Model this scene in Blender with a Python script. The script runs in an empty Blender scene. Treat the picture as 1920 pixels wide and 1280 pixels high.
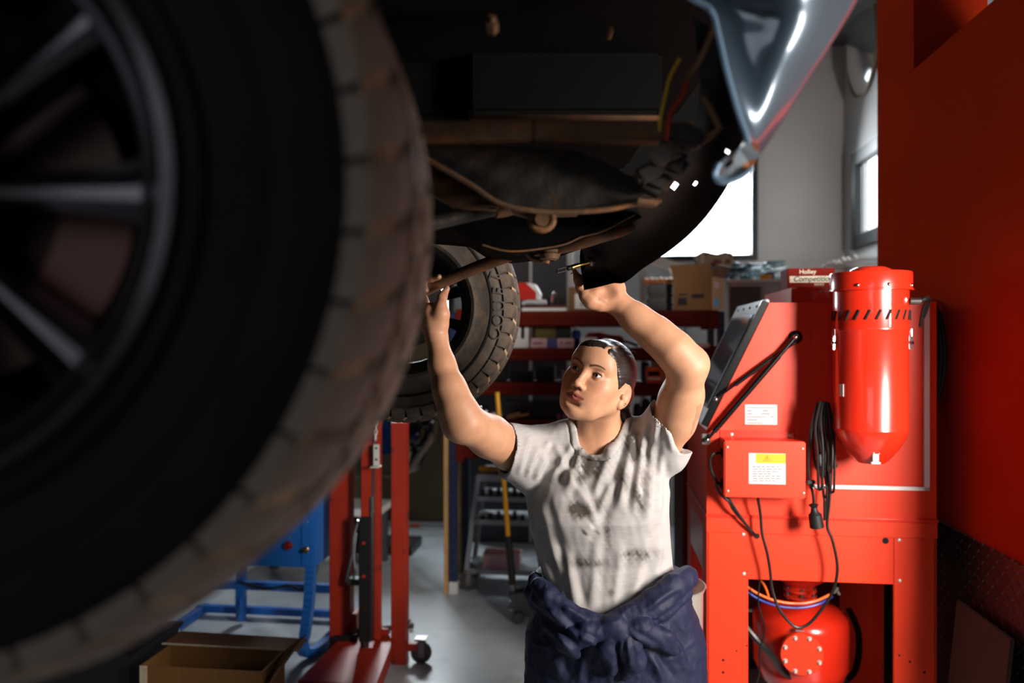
import bpy, bmesh, math, random
import numpy as np
from mathutils import Vector, Matrix, Euler

random.seed(7)
S = bpy.context.scene
C = S.collection
PI = math.pi
F = 1400.0                       # focal length in pixels of the 1920 wide frame
EYE = 1.6                        # camera height
TH = math.radians(6.8)           # the room's axis lies this far to the right of the view
cT, sT = math.cos(TH), math.sin(TH)

# ---------------------------------------------------------------- camera
cam_d = bpy.data.cameras.new('camera')
cam = bpy.data.objects.new('camera', cam_d); C.objects.link(cam)
cam.location = (0, 0, EYE); cam.rotation_euler = (PI / 2, 0, 0)
cam_d.sensor_width = 36.0; cam_d.lens = 36.0 * F / 1920.0
cam_d.clip_start = 0.02
cam_d.dof.use_dof = True
cam_d.dof.focus_distance = 1.88
cam_d.dof.aperture_fstop = 1.9
S.camera = cam

# ---------------------------------------------------------------- daylight and lamps
W = bpy.data.worlds.new('sky'); S.world = W; W.use_nodes = True
W.node_tree.nodes['Background'].inputs[0].default_value = (0.90, 0.96, 1.0, 1)
W.node_tree.nodes['Background'].inputs[1].default_value = 4.5
S.view_settings.view_transform = 'Standard'; S.view_settings.look = 'None'
S.view_settings.exposure = 0.0; S.view_settings.gamma = 1.0
S.view_settings.use_curve_mapping = False


def RM(u, v, z=0.0):             # room frame -> world
    return Vector((u * cT + v * sT, -u * sT + v * cT, z))


def area(name, loc, target, sx, sy, watts, col, spread=180):
    l = bpy.data.lights.new(name, 'AREA'); l.shape = 'RECTANGLE'; l.size = sx; l.size_y = sy
    l.energy = watts; l.color = col; l.spread = math.radians(spread)
    o = bpy.data.objects.new(name, l); C.objects.link(o)
    o.location = loc
    o.rotation_euler = (Vector(target) - Vector(loc)).to_track_quat('-Z', 'Y').to_euler()
    return o


area('key_light', RM(1.82, 0.62, 1.78), RM(0.6, 2.6, 1.2), 0.5, 0.8, 74, (1.0, 0.92, 0.84), 120)
area('window_light', RM(0.95, 6.72, 2.85), RM(0.1, 2.0, 1.3), 1.6, 1.0, 120, (0.86, 0.94, 1.0), 150)
area('wheel_fill_light', RM(-0.9, -2.3, 2.3), RM(-0.3, 2.0, 1.2), 1.6, 1.6, 9, (0.92, 0.96, 1.0), 150)  # added fill behind the camera so the near wheel's metal shows; no door there
area('back_window_light', RM(-1.62, 6.66, 2.15), RM(-0.35, 3.6, 0.0), 0.7, 1.0, 80, (0.88, 0.95, 1.0), 140)


# ---------------------------------------------------------------- picture <-> place
def P(px, py, d):                # point seen at a pixel, d metres in front of the camera
    return Vector(((px - 960) / F * d, d, EYE + (640 - py) / F * d))


def dv(px, v):                   # depth of the room plane "v metres forward" at a pixel column
    a = (px - 960) / F
    return v / (a * sT + cT)


def toroom(p):
    return Vector((p.x * cT - p.y * sT, p.x * sT + p.y * cT, p.z))


def HV(px, py, v):               # room coordinates where the pixel ray meets the plane v
    return toroom(P(px, py, dv(px, v)))


def HU(px, py, u):
    a = (px - 960) / F
    return toroom(P(px, py, u / (a * cT - sT)))


# ---------------------------------------------------------------- materials
def lin(h):
    c = [int(h[i:i + 2], 16) / 255 for i in (0, 2, 4)]
    return tuple(x / 12.92 if x <= 0.04045 else ((x + 0.055) / 1.055) ** 2.4 for x in c)


MATS = {}


def mat(name, h, rough=0.5, metal=0.0, var=0.12, scale=6.0, bump=0.0, bscale=80.0, spec=0.5, coat=0.0,
        second=None, smin=0.5, smax=0.65, attr=False, trans=0.0, sss=0.0, emit=0.0, stretch=None):
    if name in MATS:
        return MATS[name]
    m = bpy.data.materials.new(name); m.use_nodes = True
    nt = m.node_tree; N = nt.nodes; L = nt.links; b = N['Principled BSDF']
    col = lin(h) if isinstance(h, str) else h
    tc = N.new('ShaderNodeTexCoord'); src = tc.outputs['Object']
    if stretch:
        mp = N.new('ShaderNodeMapping'); mp.inputs['Scale'].default_value = stretch
        L.new(src, mp.inputs[0]); src = mp.outputs[0]
    n = N.new('ShaderNodeTexNoise'); n.inputs['Scale'].default_value = scale; n.inputs['Detail'].default_value = 5
    L.new(src, n.inputs['Vector'])
    mr = N.new('ShaderNodeMapRange'); mr.inputs['From Min'].default_value = 0.3; mr.inputs['From Max'].default_value = 0.7
    mr.inputs['To Min'].default_value = 1 - var; mr.inputs['To Max'].default_value = 1 + var
    L.new(n.outputs['Fac'], mr.inputs['Value'])
    mul = N.new('ShaderNodeVectorMath'); mul.operation = 'SCALE'
    if attr:
        at = N.new('ShaderNodeAttribute'); at.attribute_name = 'Col'
        L.new(at.outputs['Color'], mul.inputs[0])
    else:
        mul.inputs[0].default_value = col
    L.new(mr.outputs[0], mul.inputs['Scale'])
    out = mul.outputs[0]
    if second:
        n2 = N.new('ShaderNodeTexNoise'); n2.inputs['Scale'].default_value = scale * 1.7; n2.inputs['Detail'].default_value = 8
        L.new(src, n2.inputs['Vector'])
        m2 = N.new('ShaderNodeMapRange'); m2.inputs['From Min'].default_value = smin; m2.inputs['From Max'].default_value = smax
        L.new(n2.outputs['Fac'], m2.inputs['Value'])
        mx = N.new('ShaderNodeMix'); mx.data_type = 'RGBA'
        L.new(m2.outputs[0], mx.inputs['Factor']); L.new(out, mx.inputs[6]); mx.inputs[7].default_value = (*lin(second), 1)
        out = mx.outputs[2]
    L.new(out, b.inputs['Base Color'])
    b.inputs['Roughness'].default_value = rough; b.inputs['Metallic'].default_value = metal
    b.inputs['Specular IOR Level'].default_value = spec
    b.inputs['Coat Weight'].default_value = coat; b.inputs['Coat Roughness'].default_value = 0.08
    b.inputs['Transmission Weight'].default_value = trans
    if sss:
        b.inputs['Subsurface Weight'].default_value = sss
        b.inputs['Subsurface Radius'].default_value = (1.0, 0.35, 0.18)
        b.inputs['Subsurface Scale'].default_value = 0.008
    if bump:
        n3 = N.new('ShaderNodeTexNoise'); n3.inputs['Scale'].default_value = bscale; n3.inputs['Detail'].default_value = 4
        L.new(src, n3.inputs['Vector'])
        bp = N.new('ShaderNodeBump'); bp.inputs['Strength'].default_value = bump; bp.inputs['Distance'].default_value = 0.004
        L.new(n3.outputs['Fac'], bp.inputs['Height']); L.new(bp.outputs[0], b.inputs['Normal'])
    MATS[name] = m
    return m


# ---------------------------------------------------------------- mesh building
class MB:
    def __init__(s): s.v = []; s.f = []

    def add(s, vs, fs):
        o = len(s.v); s.v += [tuple(x) for x in vs]; s.f += [tuple(i + o for i in f) for f in fs]; return s

    def box(s, c, d, rot=None, bev=0.0):
        hx, hy, hz = d[0] / 2, d[1] / 2, d[2] / 2
        M = Matrix.Translation(Vector(c)) @ (rot.to_matrix().to_4x4() if rot is not None else Matrix())
        if bev > 0:
            b = bmesh.new(); bmesh.ops.create_cube(b, size=1)
            for v in b.verts: v.co = Vector((v.co.x * d[0], v.co.y * d[1], v.co.z * d[2]))
            bmesh.ops.bevel(b, geom=list(b.edges), offset=min(bev, min(d) * 0.45), segments=2, affect='EDGES')
            b.verts.index_update()
            s.add([M @ v.co for v in b.verts], [[v.index for v in f.verts] for f in b.faces]); b.free()
            return s
        vs = [M @ Vector((x, y, z)) for x in (-hx, hx) for y in (-hy, hy) for z in (-hz, hz)]
        return s.add(vs, [(0, 1, 3, 2), (4, 6, 7, 5), (0, 4, 5, 1), (2, 3, 7, 6), (0, 2, 6, 4), (1, 5, 7, 3)])

    def bx(s, x0, x1, y0, y1, z0, z1, bev=0.0):
        return s.box(((x0 + x1) / 2, (y0 + y1) / 2, (z0 + z1) / 2), (abs(x1 - x0), abs(y1 - y0), abs(z1 - z0)), None, bev)

    def bar(s, a, b, w, h, bev=0.0):         # a square bar from a to b
        a = Vector(a); b = Vector(b); d = b - a
        q = d.to_track_quat('Y', 'Z')
        return s.box((a + b) / 2, (w, d.length, h), q.to_euler(), bev)

    def tube(s, pts, r, n=10, cap=True):
        pts = [Vector(p) for p in pts]; m = len(pts)
        rs = r if isinstance(r, (list, tuple)) else [r] * m
        t0 = (pts[1] - pts[0]).normalized()
        nrm = t0.orthogonal().normalized(); vs = []; fs = []
        for i, p in enumerate(pts):
            t = (pts[min(i + 1, m - 1)] - pts[max(i - 1, 0)]).normalized()
            nrm = (nrm - t * nrm.dot(t)).normalized(); bn = t.cross(nrm)
            for k in range(n):
                a = 2 * PI * k / n
                vs.append(p + (nrm * math.cos(a) + bn * math.sin(a)) * rs[i])
        for i in range(m - 1):
            for k in range(n):
                fs.append((i * n + k, i * n + (k + 1) % n, (i + 1) * n + (k + 1) % n, (i + 1) * n + k))
        if cap:
            fs.append(tuple(range(n))[::-1]); fs.append(tuple((m - 1) * n + k for k in range(n)))
        return s.add(vs, fs)

    def cyl(s, a, b, r, n=20): return s.tube([a, b], r, n)

    def lathe(s, prof, n=32, axis='Z', c=(0, 0, 0), closed=False, a0=0, a1=2 * PI):
        c = Vector(c); vs = []; fs = []; m = len(prof); full = abs(a1 - a0 - 2 * PI) < 1e-6
        nn = n if full else n + 1
        for k in range(nn):
            a = a0 + (a1 - a0) * k / n; ca, sa = math.cos(a), math.sin(a)
            for r, h in prof:
                if axis == 'Z': p = Vector((r * ca, r * sa, h))
                elif axis == 'Y': p = Vector((r * ca, h, r * sa))
                else: p = Vector((h, r * ca, r * sa))
                vs.append(c + p)
        for k in range(n):
            k2 = (k + 1) % nn
            for i in range(m - 1 + (1 if closed else 0)):
                j = (i + 1) % m
                fs.append((k * m + i, k2 * m + i, k2 * m + j, k * m + j))
        return s.add(vs, fs)

    def prism(s, poly, a, b, axis='Y'):       # polygon (two coordinates) extruded along an axis
        n = len(poly)

        def pt(p, h):
            return (p[0], h, p[1]) if axis == 'Y' else ((p[0], p[1], h) if axis == 'Z' else (h, p[0], p[1]))
        vs = [pt(p, a) for p in poly] + [pt(p, b) for p in poly]
        fs = [tuple(range(n)), tuple(range(2 * n - 1, n - 1, -1))]
        fs += [(i, i + n, (i + 1) % n + n, (i + 1) % n) for i in range(n)]
        return s.add(vs, fs)

    def sphere(s, c, r, n=16, m=10):
        c = Vector(c); r = Vector(r) if hasattr(r, '__len__') else Vector((r, r, r)); vs = []; fs = []
        for i in range(m + 1):
            t = PI * i / m
            for k in range(n):
                a = 2 * PI * k / n
                vs.append(c + Vector((r.x * math.sin(t) * math.cos(a), r.y * math.sin(t) * math.sin(a), r.z * math.cos(t))))
        for i in range(m):
            for k in range(n):
                fs.append((i * n + k, (i + 1) * n + k, (i + 1) * n + (k + 1) % n, i * n + (k + 1) % n))
        return s.add(vs, fs)

    def xf(s, M):
        s.v = [tuple(M @ Vector(p)) for p in s.v]; return s

    def mesh(s, name, m, smooth=False, fix=True):
        me = bpy.data.meshes.new(name); me.from_pydata(s.v, [], s.f)
        if fix:
            b = bmesh.new(); b.from_mesh(me)
            bmesh.ops.remove_doubles(b, verts=b.verts, dist=1e-6)
            bmesh.ops.recalc_face_normals(b, faces=b.faces); b.to_mesh(me); b.free()
        if smooth:
            me.polygons.foreach_set('use_smooth', [True] * len(me.polygons))
            try: me.set_sharp_from_angle(angle=math.radians(40))
            except Exception: pass
        me.materials.append(m); me.update()
        return me

    def build(s, name, m, parent=None, world=False, smooth=False, label=None):
        o = bpy.data.objects.new(name, s.mesh(name, m, smooth)); C.objects.link(o)
        if parent is not None: attach(o, parent, world)
        if label: o['label'] = label
        return o


def attach(o, parent, world=False):
    o.parent = parent
    if world:
        o.matrix_parent_inverse = fullmat(parent).inverted()


def fullmat(o):
    M = Matrix.LocRotScale(o.location, o.rotation_euler, o.scale)
    if o.parent: M = fullmat(o.parent) @ o.matrix_parent_inverse @ M
    return M


def tag(o, label=None, cat=None, group=None, kind=None):
    if label: o['label'] = label
    if cat: o['category'] = cat
    if group: o['group'] = group
    if kind: o['kind'] = kind
    return o


def thing(name, label, cat, loc=(0, 0, 0), rot=0.0, group=None, room=True):
    o = bpy.data.objects.new(name, None); C.objects.link(o); o.empty_display_size = 0.1
    if room:
        o.location = RM(*loc); o.rotation_euler = (0, 0, -TH + rot)
    else:
        o.location = loc; o.rotation_euler = (0, 0, rot)
    return tag(o, label, cat, group)


def one(name, mb, m, label, cat, loc, rot=0.0, group=None, smooth=False):      # a thing that is one mesh, room frame
    o = mb.build(name, m, smooth=smooth)
    o.location = RM(*loc); o.rotation_euler = (0, 0, -TH + rot)
    return tag(o, label, cat, group)


def struct(name, mb, m, smooth=False, parent=None):
    o = mb.build(name, m, smooth=smooth)
    o.rotation_euler = (0, 0, -TH)
    if parent is None: o['kind'] = 'structure'
    else: o.rotation_euler = (0, 0, 0); o.parent = parent
    return o


def clone(o, parent=None):
    c = o.copy(); C.objects.link(c)
    if parent is not None: c.parent = parent
    for ch in list(o.children): clone(ch, c)
    return c


def spline(pts, n=8, closed=False):
    pts = [Vector(p) for p in pts]; out = []; m = len(pts)
    for i in range(m - 1):
        p0 = pts[max(i - 1, 0)]; p1 = pts[i]; p2 = pts[i + 1]; p3 = pts[min(i + 2, m - 1)]
        for k in range(n):
            t = k / n; t2 = t * t; t3 = t2 * t
            out.append(0.5 * ((2 * p1) + (p2 - p0) * t + (2 * p0 - 5 * p1 + 4 * p2 - p3) * t2 + (3 * p1 - p0 - 3 * p2 + p3) * t3))
    out.append(pts[-1]); return out


def textmesh(txt, size, m, name='lettering', extr=0.0006, shear=0.0, bold=0.0):
    cu = bpy.data.curves.new(name, 'FONT'); cu.body = txt; cu.size = size; cu.extrude = extr
    cu.align_x = 'CENTER'; cu.align_y = 'CENTER'; cu.shear = shear; cu.offset = bold
    t = bpy.data.objects.new(name, cu); C.objects.link(t)
    dg = bpy.context.evaluated_depsgraph_get(); dg.update()
    me = bpy.data.meshes.new_from_object(t.evaluated_get(dg)); me.name = name
    bpy.data.objects.remove(t); bpy.data.curves.remove(cu)
    me.materials.clear(); me.materials.append(m)
    o = bpy.data.objects.new(name, me); C.objects.link(o)
    return o
# ================================================================ the room
m_floor = mat('floor_epoxy', 'b4bcc0', 0.38, 0, 0.10, 2.2, 0.05, 40, second='98a0a4', smin=0.52, smax=0.75)
m_wall = mat('wall_paint', 'b4b2b0', 0.75, 0, 0.05, 2, 0.12, 150)
m_red_wall = mat('red_wall_paint', '9c2a12', 0.9, 0, 0.06, 3, 0.12, 220, spec=0.0)
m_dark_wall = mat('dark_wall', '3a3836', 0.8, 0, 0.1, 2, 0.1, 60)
m_ceil = mat('ceiling_paint', '5a5957', 0.85, 0, 0.1, 1.5)
m_frame = mat('window_frame_paint', '14171a', 0.45, 0, 0.1, 8)
m_glass = mat('pane_glass', 'f4f8fa', 0.02, 0, 0.0, 4, trans=1.0)

UL, UR, VB, VF, HC = -3.6, 2.04, -2.6, 6.6, 4.1
struct('floor', MB().bx(UL - .2, UR + .2, VB - .2, VF + .2, -0.2, 0), m_floor)
struct('ceiling', MB().bx(UL - .2, UR + .2, VB - .2, VF + .2, HC, HC + 0.2), m_ceil)
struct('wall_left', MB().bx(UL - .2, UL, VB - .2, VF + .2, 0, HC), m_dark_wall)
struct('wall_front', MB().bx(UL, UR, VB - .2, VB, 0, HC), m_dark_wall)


def wall_v(v0, v1, holes):       # the back wall, with openings (u0,u1,z0,z1)
    b = MB(); hs = sorted(holes); u = UL
    for (a, c, z0, z1) in hs:
        b.bx(u, a, v0, v1, 0, HC); b.bx(a, c, v0, v1, 0, z0); b.bx(a, c, v0, v1, z1, HC); u = c
    b.bx(u, UR + .2, v0, v1, 0, HC)
    return b


wr = HV(1420, 488, VF); wl = HV(1120, 488, VF)
WIN1 = (wl.x, wr.x, wr.z, wr.z + 1.25)
w2a = HV(770, 560, VF); w2b = HV(850, 430, VF)
WIN2 = (w2a.x - .35, w2b.x, w2a.z - .15, w2b.z + .35)
struct('wall_back', wall_v(VF, VF + .2, [WIN1, WIN2]), m_wall)
sw0 = HU(1602, 470, UR); sw1 = HU(1602, 290, UR)
SW = (sw0.y - 1.25, sw0.y, sw0.z, sw1.z)
b = MB(); b.bx(UR, UR + .07, VB, SW[0], 0, HC); b.bx(UR, UR + .07, SW[1], VF, 0, HC)
b.bx(UR, UR + .07, SW[0], SW[1], 0, SW[2]); b.bx(UR, UR + .07, SW[0], SW[1], SW[3], HC)
struct('wall_right', b, m_wall)


def window(name, rect, plane, axis, fw=0.06, dp=.12):
    a, c, z0, z1 = rect
    e = bpy.data.objects.new(name, None); C.objects.link(e); e['kind'] = 'structure'
    e.rotation_euler = (0, 0, -TH)
    def bx(mb, p0, p1, q0, q1, w0, w1):
        return mb.bx(p0, p1, plane + w0, plane + w1, q0, q1, .006) if axis == 'v' else mb.bx(plane + w0, plane + w1, p0, p1, q0, q1, .006)
    for (p0, p1, q0, q1) in ((a, a + fw, z0, z1), (c - fw, c, z0, z1), (a + fw, c - fw, z0, z0 + fw), (a + fw, c - fw, z1 - fw, z1)):
        struct('window_frame', bx(MB(), p0, p1, q0, q1, -.03, dp), m_frame, parent=e)
    mid = (a + c) / 2
    struct('pane', bx(MB(), a + fw, c - fw, z0 + fw, z1 - fw, dp * .45, dp * .45 + .006), m_glass, parent=e)
    return e


window('window_1', WIN1, VF, 'v', .05)
window('window_2', WIN2, VF, 'v', .05)
window('window_3', SW, UR, 'u', .11, .04)

# the red partition on the right: solid below, an opening above it, a pier at its far end
RW = 1.25; RW2 = 1.53; RV0 = 2.12
RV1 = HU(1645, 640, RW).y; nc = HU(1713, 131, RW); NV = nc.y; NZ = nc.z
b = MB(); b.bx(RW, RW2, RV0, RV1, 0, NZ); b.bx(RW, RW2, NV, RV1, NZ, HC); b.bx(RW, RW2, RV0, NV, NZ + .95, HC)
b.bx(RW, RW2, RV0, RV0 + .12, NZ, NZ + .95)
red_wall = struct('wall_red', b, m_red_wall)
# chequer plate along its foot
pz = HU(1760, 975, RW).z
m_plate = mat('chequer_plate_metal', '4a4646', 0.42, 0.9, 0.15, 5, 0.05, 90)
plate = struct('chequer_plate', MB().bx(RW - .006, RW, RV0, RV1, 0.02, pz), m_plate, parent=red_wall)
lug = MB()
nv = int((RV1 - RV0) / 0.03); nz = int(pz / 0.03)
for i in range(nv):
    for j in range(nz):
        s_ = 1 if (i + j) % 2 else -1
        v = RV0 + .015 + i * .03; z = .035 + j * .03
        a = Vector((RW - .0065, v - .0105, z - .0105 * s_)); c = Vector((RW - .0065, v + .0105, z + .0105 * s_))
        d = (c - a).normalized(); p = Vector((0, -d.z, d.y)) * .003; o_ = Vector((-.0022, 0, 0)); mid = (a + c) / 2
        lug.add([a, mid + p, c, mid - p, mid + o_ + p * .3, mid + o_ - p * .3], [(0, 1, 4), (1, 2, 4), (2, 3, 5), (3, 0, 5), (0, 4, 5), (2, 5, 4)])
lo = lug.build('plate_lugs', m_plate); lo.parent = plate; lo['kind'] = 'stuff'
# ================================================================ the raised car
m_rubber = mat('tire_rubber_shaded', '161412', 0.75, 0, 0.25, 9, 0.25, 160, spec=0.2, second='241e1a', smin=0.5, smax=0.9)  # near sidewall: its shade is put into the colour, darker than the tread
m_tread = mat('tread_rubber_lit', '7d736c', 0.7, 0, 0.25, 14, 0.3, 120, spec=0.3, second='85705c', smin=0.5, smax=0.9)  # near tread: same rubber lightened, the light on it put into the colour
m_rubber2 = mat('tire_rubber_dusty', '3f3731', 0.7, 0, 0.25, 12, 0.3, 120, second='6b5744', smin=0.45, smax=0.85)
m_dust = mat('tread_dust', 'a89070', 0.85, 0, 0.25, 14, 0.2, 90, second='4a3c30', smin=0.45, smax=0.7)
m_alloy = mat('wheel_alloy', '6a6a6e', 0.26, 1.0, 0.12, 6, 0.03, 60)
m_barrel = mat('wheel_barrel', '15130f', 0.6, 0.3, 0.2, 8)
m_rotor = mat('brake_rotor', '33201c', 0.5, 0.6, 0.2, 10)
m_caliper = mat('brake_caliper', '5a1a12', 0.5, 0.1, 0.2, 14)
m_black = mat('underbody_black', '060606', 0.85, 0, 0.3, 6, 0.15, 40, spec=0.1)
m_blackpl = mat('bumper_plastic', '0d0d0f', 0.42, 0, 0.2, 8, 0.06, 120)
m_rust = mat('rusty_steel', '6e523c', 0.7, 0.35, 0.3, 14, 0.35, 90, second='8f5a30', smin=0.5, smax=0.7)
m_rustdk = mat('dark_pitted_steel', '34302d', 0.6, 0.4, 0.3, 20, 0.4, 70, second='5a3a22', smin=0.58, smax=0.75)
m_steel = mat('bare_steel', '8a8580', 0.35, 0.95, 0.15, 10)
m_chrome = mat('chrome', 'd8d8da', 0.12, 1.0, 0.03, 5)
m_brass = mat('brass', 'caa050', 0.25, 1.0, 0.1, 12)
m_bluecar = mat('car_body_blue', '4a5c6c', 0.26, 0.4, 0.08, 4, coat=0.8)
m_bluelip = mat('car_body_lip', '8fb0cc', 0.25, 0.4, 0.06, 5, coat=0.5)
m_wy = mat('wire_yellow', 'c9a21e', 0.5, 0, 0.1, 8)
m_wr = mat('wire_red', 'a8301c', 0.5, 0, 0.1, 8)
m_rubberblk = mat('black_rubber', '101010', 0.55, 0, 0.2, 12)

car = thing('car', 'blue car raised overhead showing its wheels and dark rusty underside', 'car', (0.0, 1.5, 1.30), 0, room=False)

WN = 44


def make_wheel(c, face, near):
    """tire whose outer side lies at local y=0 and whose body runs towards +y; face=-1 shows the outer side to the camera"""
    R, Wd = 0.362, 0.25
    prof = [(.212, .012), (.222, .004), (.236, .006), (.262, -.004), (.290, -.008), (.316, -.004), (.336, .008), (.350, .024), (.3565, .045),
            (.359, .09), (.3595, .125), (.359, .16), (.3565, .205), (.350, .226), (.336, .242), (.316, .254), (.290, .258), (.262, .254),
            (.236, .244), (.222, .246), (.212, .238)]
    tire = MB().lathe(prof, 120, 'Y').build('tire', m_rubber if near else m_rubber2, car, smooth=True)
    tire.location = Vector(c) - car.location
    tire.rotation_euler = (0, 0, 0 if face < 0 else PI)
    # bead rings on the sidewall
    for y0, sg in ((-.006, -1), (.256, 1)):
        rg = MB().lathe([(.272, y0), (.275, y0 + sg * .0035), (.279, y0 + sg * .0035), (.282, y0)], 96, 'Y', closed=True)
        rg.build('sidewall_ring', m_rubber, tire, smooth=True)
    rg = MB().lathe([(.226, .002), (.229, -.003), (.235, -.003), (.238, .004)], 96, 'Y', closed=True)
    rg.build('rim_guard', m_rubber, tire, smooth=True)

    def block(w0, w1, a0, a1, r0, r1, sk, shoulder=0):
        vs = []; fs = []; nw, na = 4, 3
        for lev in (0, 1):
            for i in range(nw + 1):
                w = w0 + (w1 - w0) * i / nw
                for k in range(na + 1):
                    g = (k / na - .5)
                    a = (a0 + a1) / 2 + (a1 - a0) * g * (1 if lev == 0 else .86) + sk * (i / nw - .5) + .012 * math.sin(i * 1.6)
                    ww = w if lev == 0 else (w0 + w1) / 2 + (w - (w0 + w1) / 2) * .93
                    rr = r0 if lev == 0 else r1
                    if shoulder:
                        e = max(0, (.06 - ww) / .08) if shoulder < 0 else max(0, (ww - .19) / .08)
                        rr -= .042 * e ** 1.8
                    vs.append((rr * math.cos(a), ww, rr * math.sin(a)))
        st = (nw + 1) * (na + 1); id = lambda l, i, k: l * st + i * (na + 1) + k
        for i in range(nw):
            for k in range(na):
                fs.append((id(1, i, k), id(1, i, k + 1), id(1, i + 1, k + 1), id(1, i + 1, k)))
        for i in range(nw):
            fs.append((id(0, i, 0), id(1, i, 0), id(1, i + 1, 0), id(0, i + 1, 0)))
            fs.append((id(0, i, na), id(0, i + 1, na), id(1, i + 1, na), id(1, i, na)))
        for k in range(na):
            fs.append((id(0, 0, k), id(0, 0, k + 1), id(1, 0, k + 1), id(1, 0, k)))
            fs.append((id(0, nw, k), id(1, nw, k), id(1, nw, k + 1), id(0, nw, k + 1)))
        return MB().add(vs, fs)
    MB().lathe([(.345, .004), (.3565, .022), (.3600, .05), (.3618, .09), (.3622, .125), (.3618, .16), (.3600, .2), (.3565, .228), (.345, .246)], 120, 'Y').build('tread_base', m_dust, tire, smooth=True)
    p = 2 * PI / WN
    rows = [(.004 if near else -.012, .052, 0.13, -1, 0.0), (.066, .116, -.08, 0, .5), (.132, .182, .08, 0, .0), (.198, .262, -.13, 1, .5)]
    mm = m_tread if near else m_rubber2
    for ri, (w0, w1, sk, sh, off) in enumerate(rows):
        me = block(w0, w1, -p * (.455 if near else .48), p * (.455 if near else .48), .350, .3675, sk * .5, sh).mesh('tread_block', mm)
        single = near or sh == 1
        if single:
            for k in range(WN):
                o = bpy.data.objects.new('tread_block', me); C.objects.link(o); o.parent = tire
                o.rotation_euler = (0, (k + off) * p, 0)
        else:
            bb = MB()
            for k in range(WN):
                Rk = Matrix.Rotation((k + off) * p, 4, 'Y')
                bb.add([Rk @ v.co for v in me.vertices], [tuple(f.vertices) for f in me.polygons])
            o = bb.build('tread_blocks', mm, tire); o['kind'] = 'stuff'
    # rim
    MB().lathe([(.214, .018), (.219, .006), (.217, -.002), (.209, -.004), (.203, .004), (.196, .022), (.188, .03), (.180, .06), (.176, .14), (.18, .2),
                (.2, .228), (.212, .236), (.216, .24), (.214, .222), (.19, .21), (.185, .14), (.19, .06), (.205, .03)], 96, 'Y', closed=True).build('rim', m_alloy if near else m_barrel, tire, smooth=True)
    MB().lathe([(.188, .014), (.192, .008), (.197, .012), (.193, .022)], 96, 'Y', closed=True).build('rim_lip', m_alloy, tire, smooth=True)
    sp = MB()
    prof2 = [(-1, .052), (-.92, .022), (-.5, .016), (-.22, .03), (.22, .03), (.5, .016), (.92, .022), (1, .052)]
    vs = []; fs = []
    rs = [.045, .09, .13, .17, .192]; hw = [.011, .012, .015, .020, .026]; dep = [.006, .002, 0, -.002, -.004]
    for r_, h_, d_ in zip(rs, hw, dep):
        for (x, y) in prof2: vs.append((r_, y + d_, x * h_))
    q = len(prof2)
    for i in range(len(rs) - 1):
        for k in range(q - 1): fs.append((i * q + k, i * q + k + 1, (i + 1) * q + k + 1, (i + 1) * q + k))
        fs.append((i * q, (i + 1) * q, (i + 1) * q + q - 1, i * q + q - 1))
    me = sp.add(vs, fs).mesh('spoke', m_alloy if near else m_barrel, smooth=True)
    for k in range(9):
        o = bpy.data.objects.new('spoke', me); C.objects.link(o); o.parent = tire; o.rotation_euler = (0, k * 2 * PI / 9 + .02, 0)
    MB().lathe([(0, .0), (.028, .0), (.034, .006), (.058, .012), (.064, .03), (.06, .06), (0, .06)], 40, 'Y').build('hub', m_alloy if near else m_barrel, tire, smooth=True)
    for k in range(6):
        a = k * PI / 3
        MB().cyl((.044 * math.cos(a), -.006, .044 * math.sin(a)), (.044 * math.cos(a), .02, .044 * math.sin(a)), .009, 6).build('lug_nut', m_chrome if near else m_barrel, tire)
    if near:
        MB().lathe([(.03, .14), (.183, .14), (.183, .15), (.03, .15)], 48, 'Y', closed=True).build('dust_shield', m_black, tire, smooth=True)
        MB().lathe([(.03, .085), (.14, .085), (.14, .11), (.03, .11)], 48, 'Y', closed=True).build('brake_disc', m_rotor, tire, smooth=True)
        cal = MB().lathe([(.10, .07), (.155, .07), (.16, .1), (.155, .13), (.10, .13)], 16, 'Y', closed=True, a0=-.62, a1=.0)
        cal.build('brake_caliper', m_caliper, tire, smooth=True)
    else:
        MB().lathe([(0, .12), (.12, .12), (.125, .14), (.12, .17), (.04, .175), (.035, .21), (0, .21)], 40, 'Y').build('brake_drum', m_barrel, tire, smooth=True)
    return tire


wheel_near = make_wheel((-.44, .494, 1.707), -1, True)
wheel_near['label'] = 'huge dark tire close to the lens with chunky tread'
FWX, FWY, FWZ = -.340, 2.32, 1.708
wheel_far = make_wheel((FWX, FWY + .256, FWZ), 1, False)
wheel_far['label'] = 'dusty far tire with worn lettering on its sidewall'

# lettering moulded on the far sidewall
for i, ch in enumerate('LTFUOC'):
    o = textmesh(ch, .05, m_rubber2, 'moulded_letter', .0022)
    a = math.radians(26 - i * 8.5)
    rr = .303
    o.parent = wheel_far
    o.location = (-rr * math.cos(a), .2605, rr * math.sin(a))
    o.rotation_euler = (PI / 2, -(PI / 2 - a) , PI)
# ---------------------------------------------------------------- underside
cp = lambda mb, n, m, smooth=False, label=None: mb.build(n, m, car, world=True, smooth=smooth, label=label)
# floor pan and engine bay: a deep dark tray
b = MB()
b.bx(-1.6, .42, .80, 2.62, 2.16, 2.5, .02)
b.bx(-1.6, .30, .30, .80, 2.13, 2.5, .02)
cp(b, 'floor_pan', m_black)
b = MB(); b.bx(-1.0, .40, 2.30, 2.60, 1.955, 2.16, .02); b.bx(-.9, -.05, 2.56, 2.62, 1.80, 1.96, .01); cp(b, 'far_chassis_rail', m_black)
b = MB(); b.bx(-.95, .02, .80, .92, 2.0, 2.16, .015); cp(b, 'near_chassis_rail', m_black)
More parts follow.
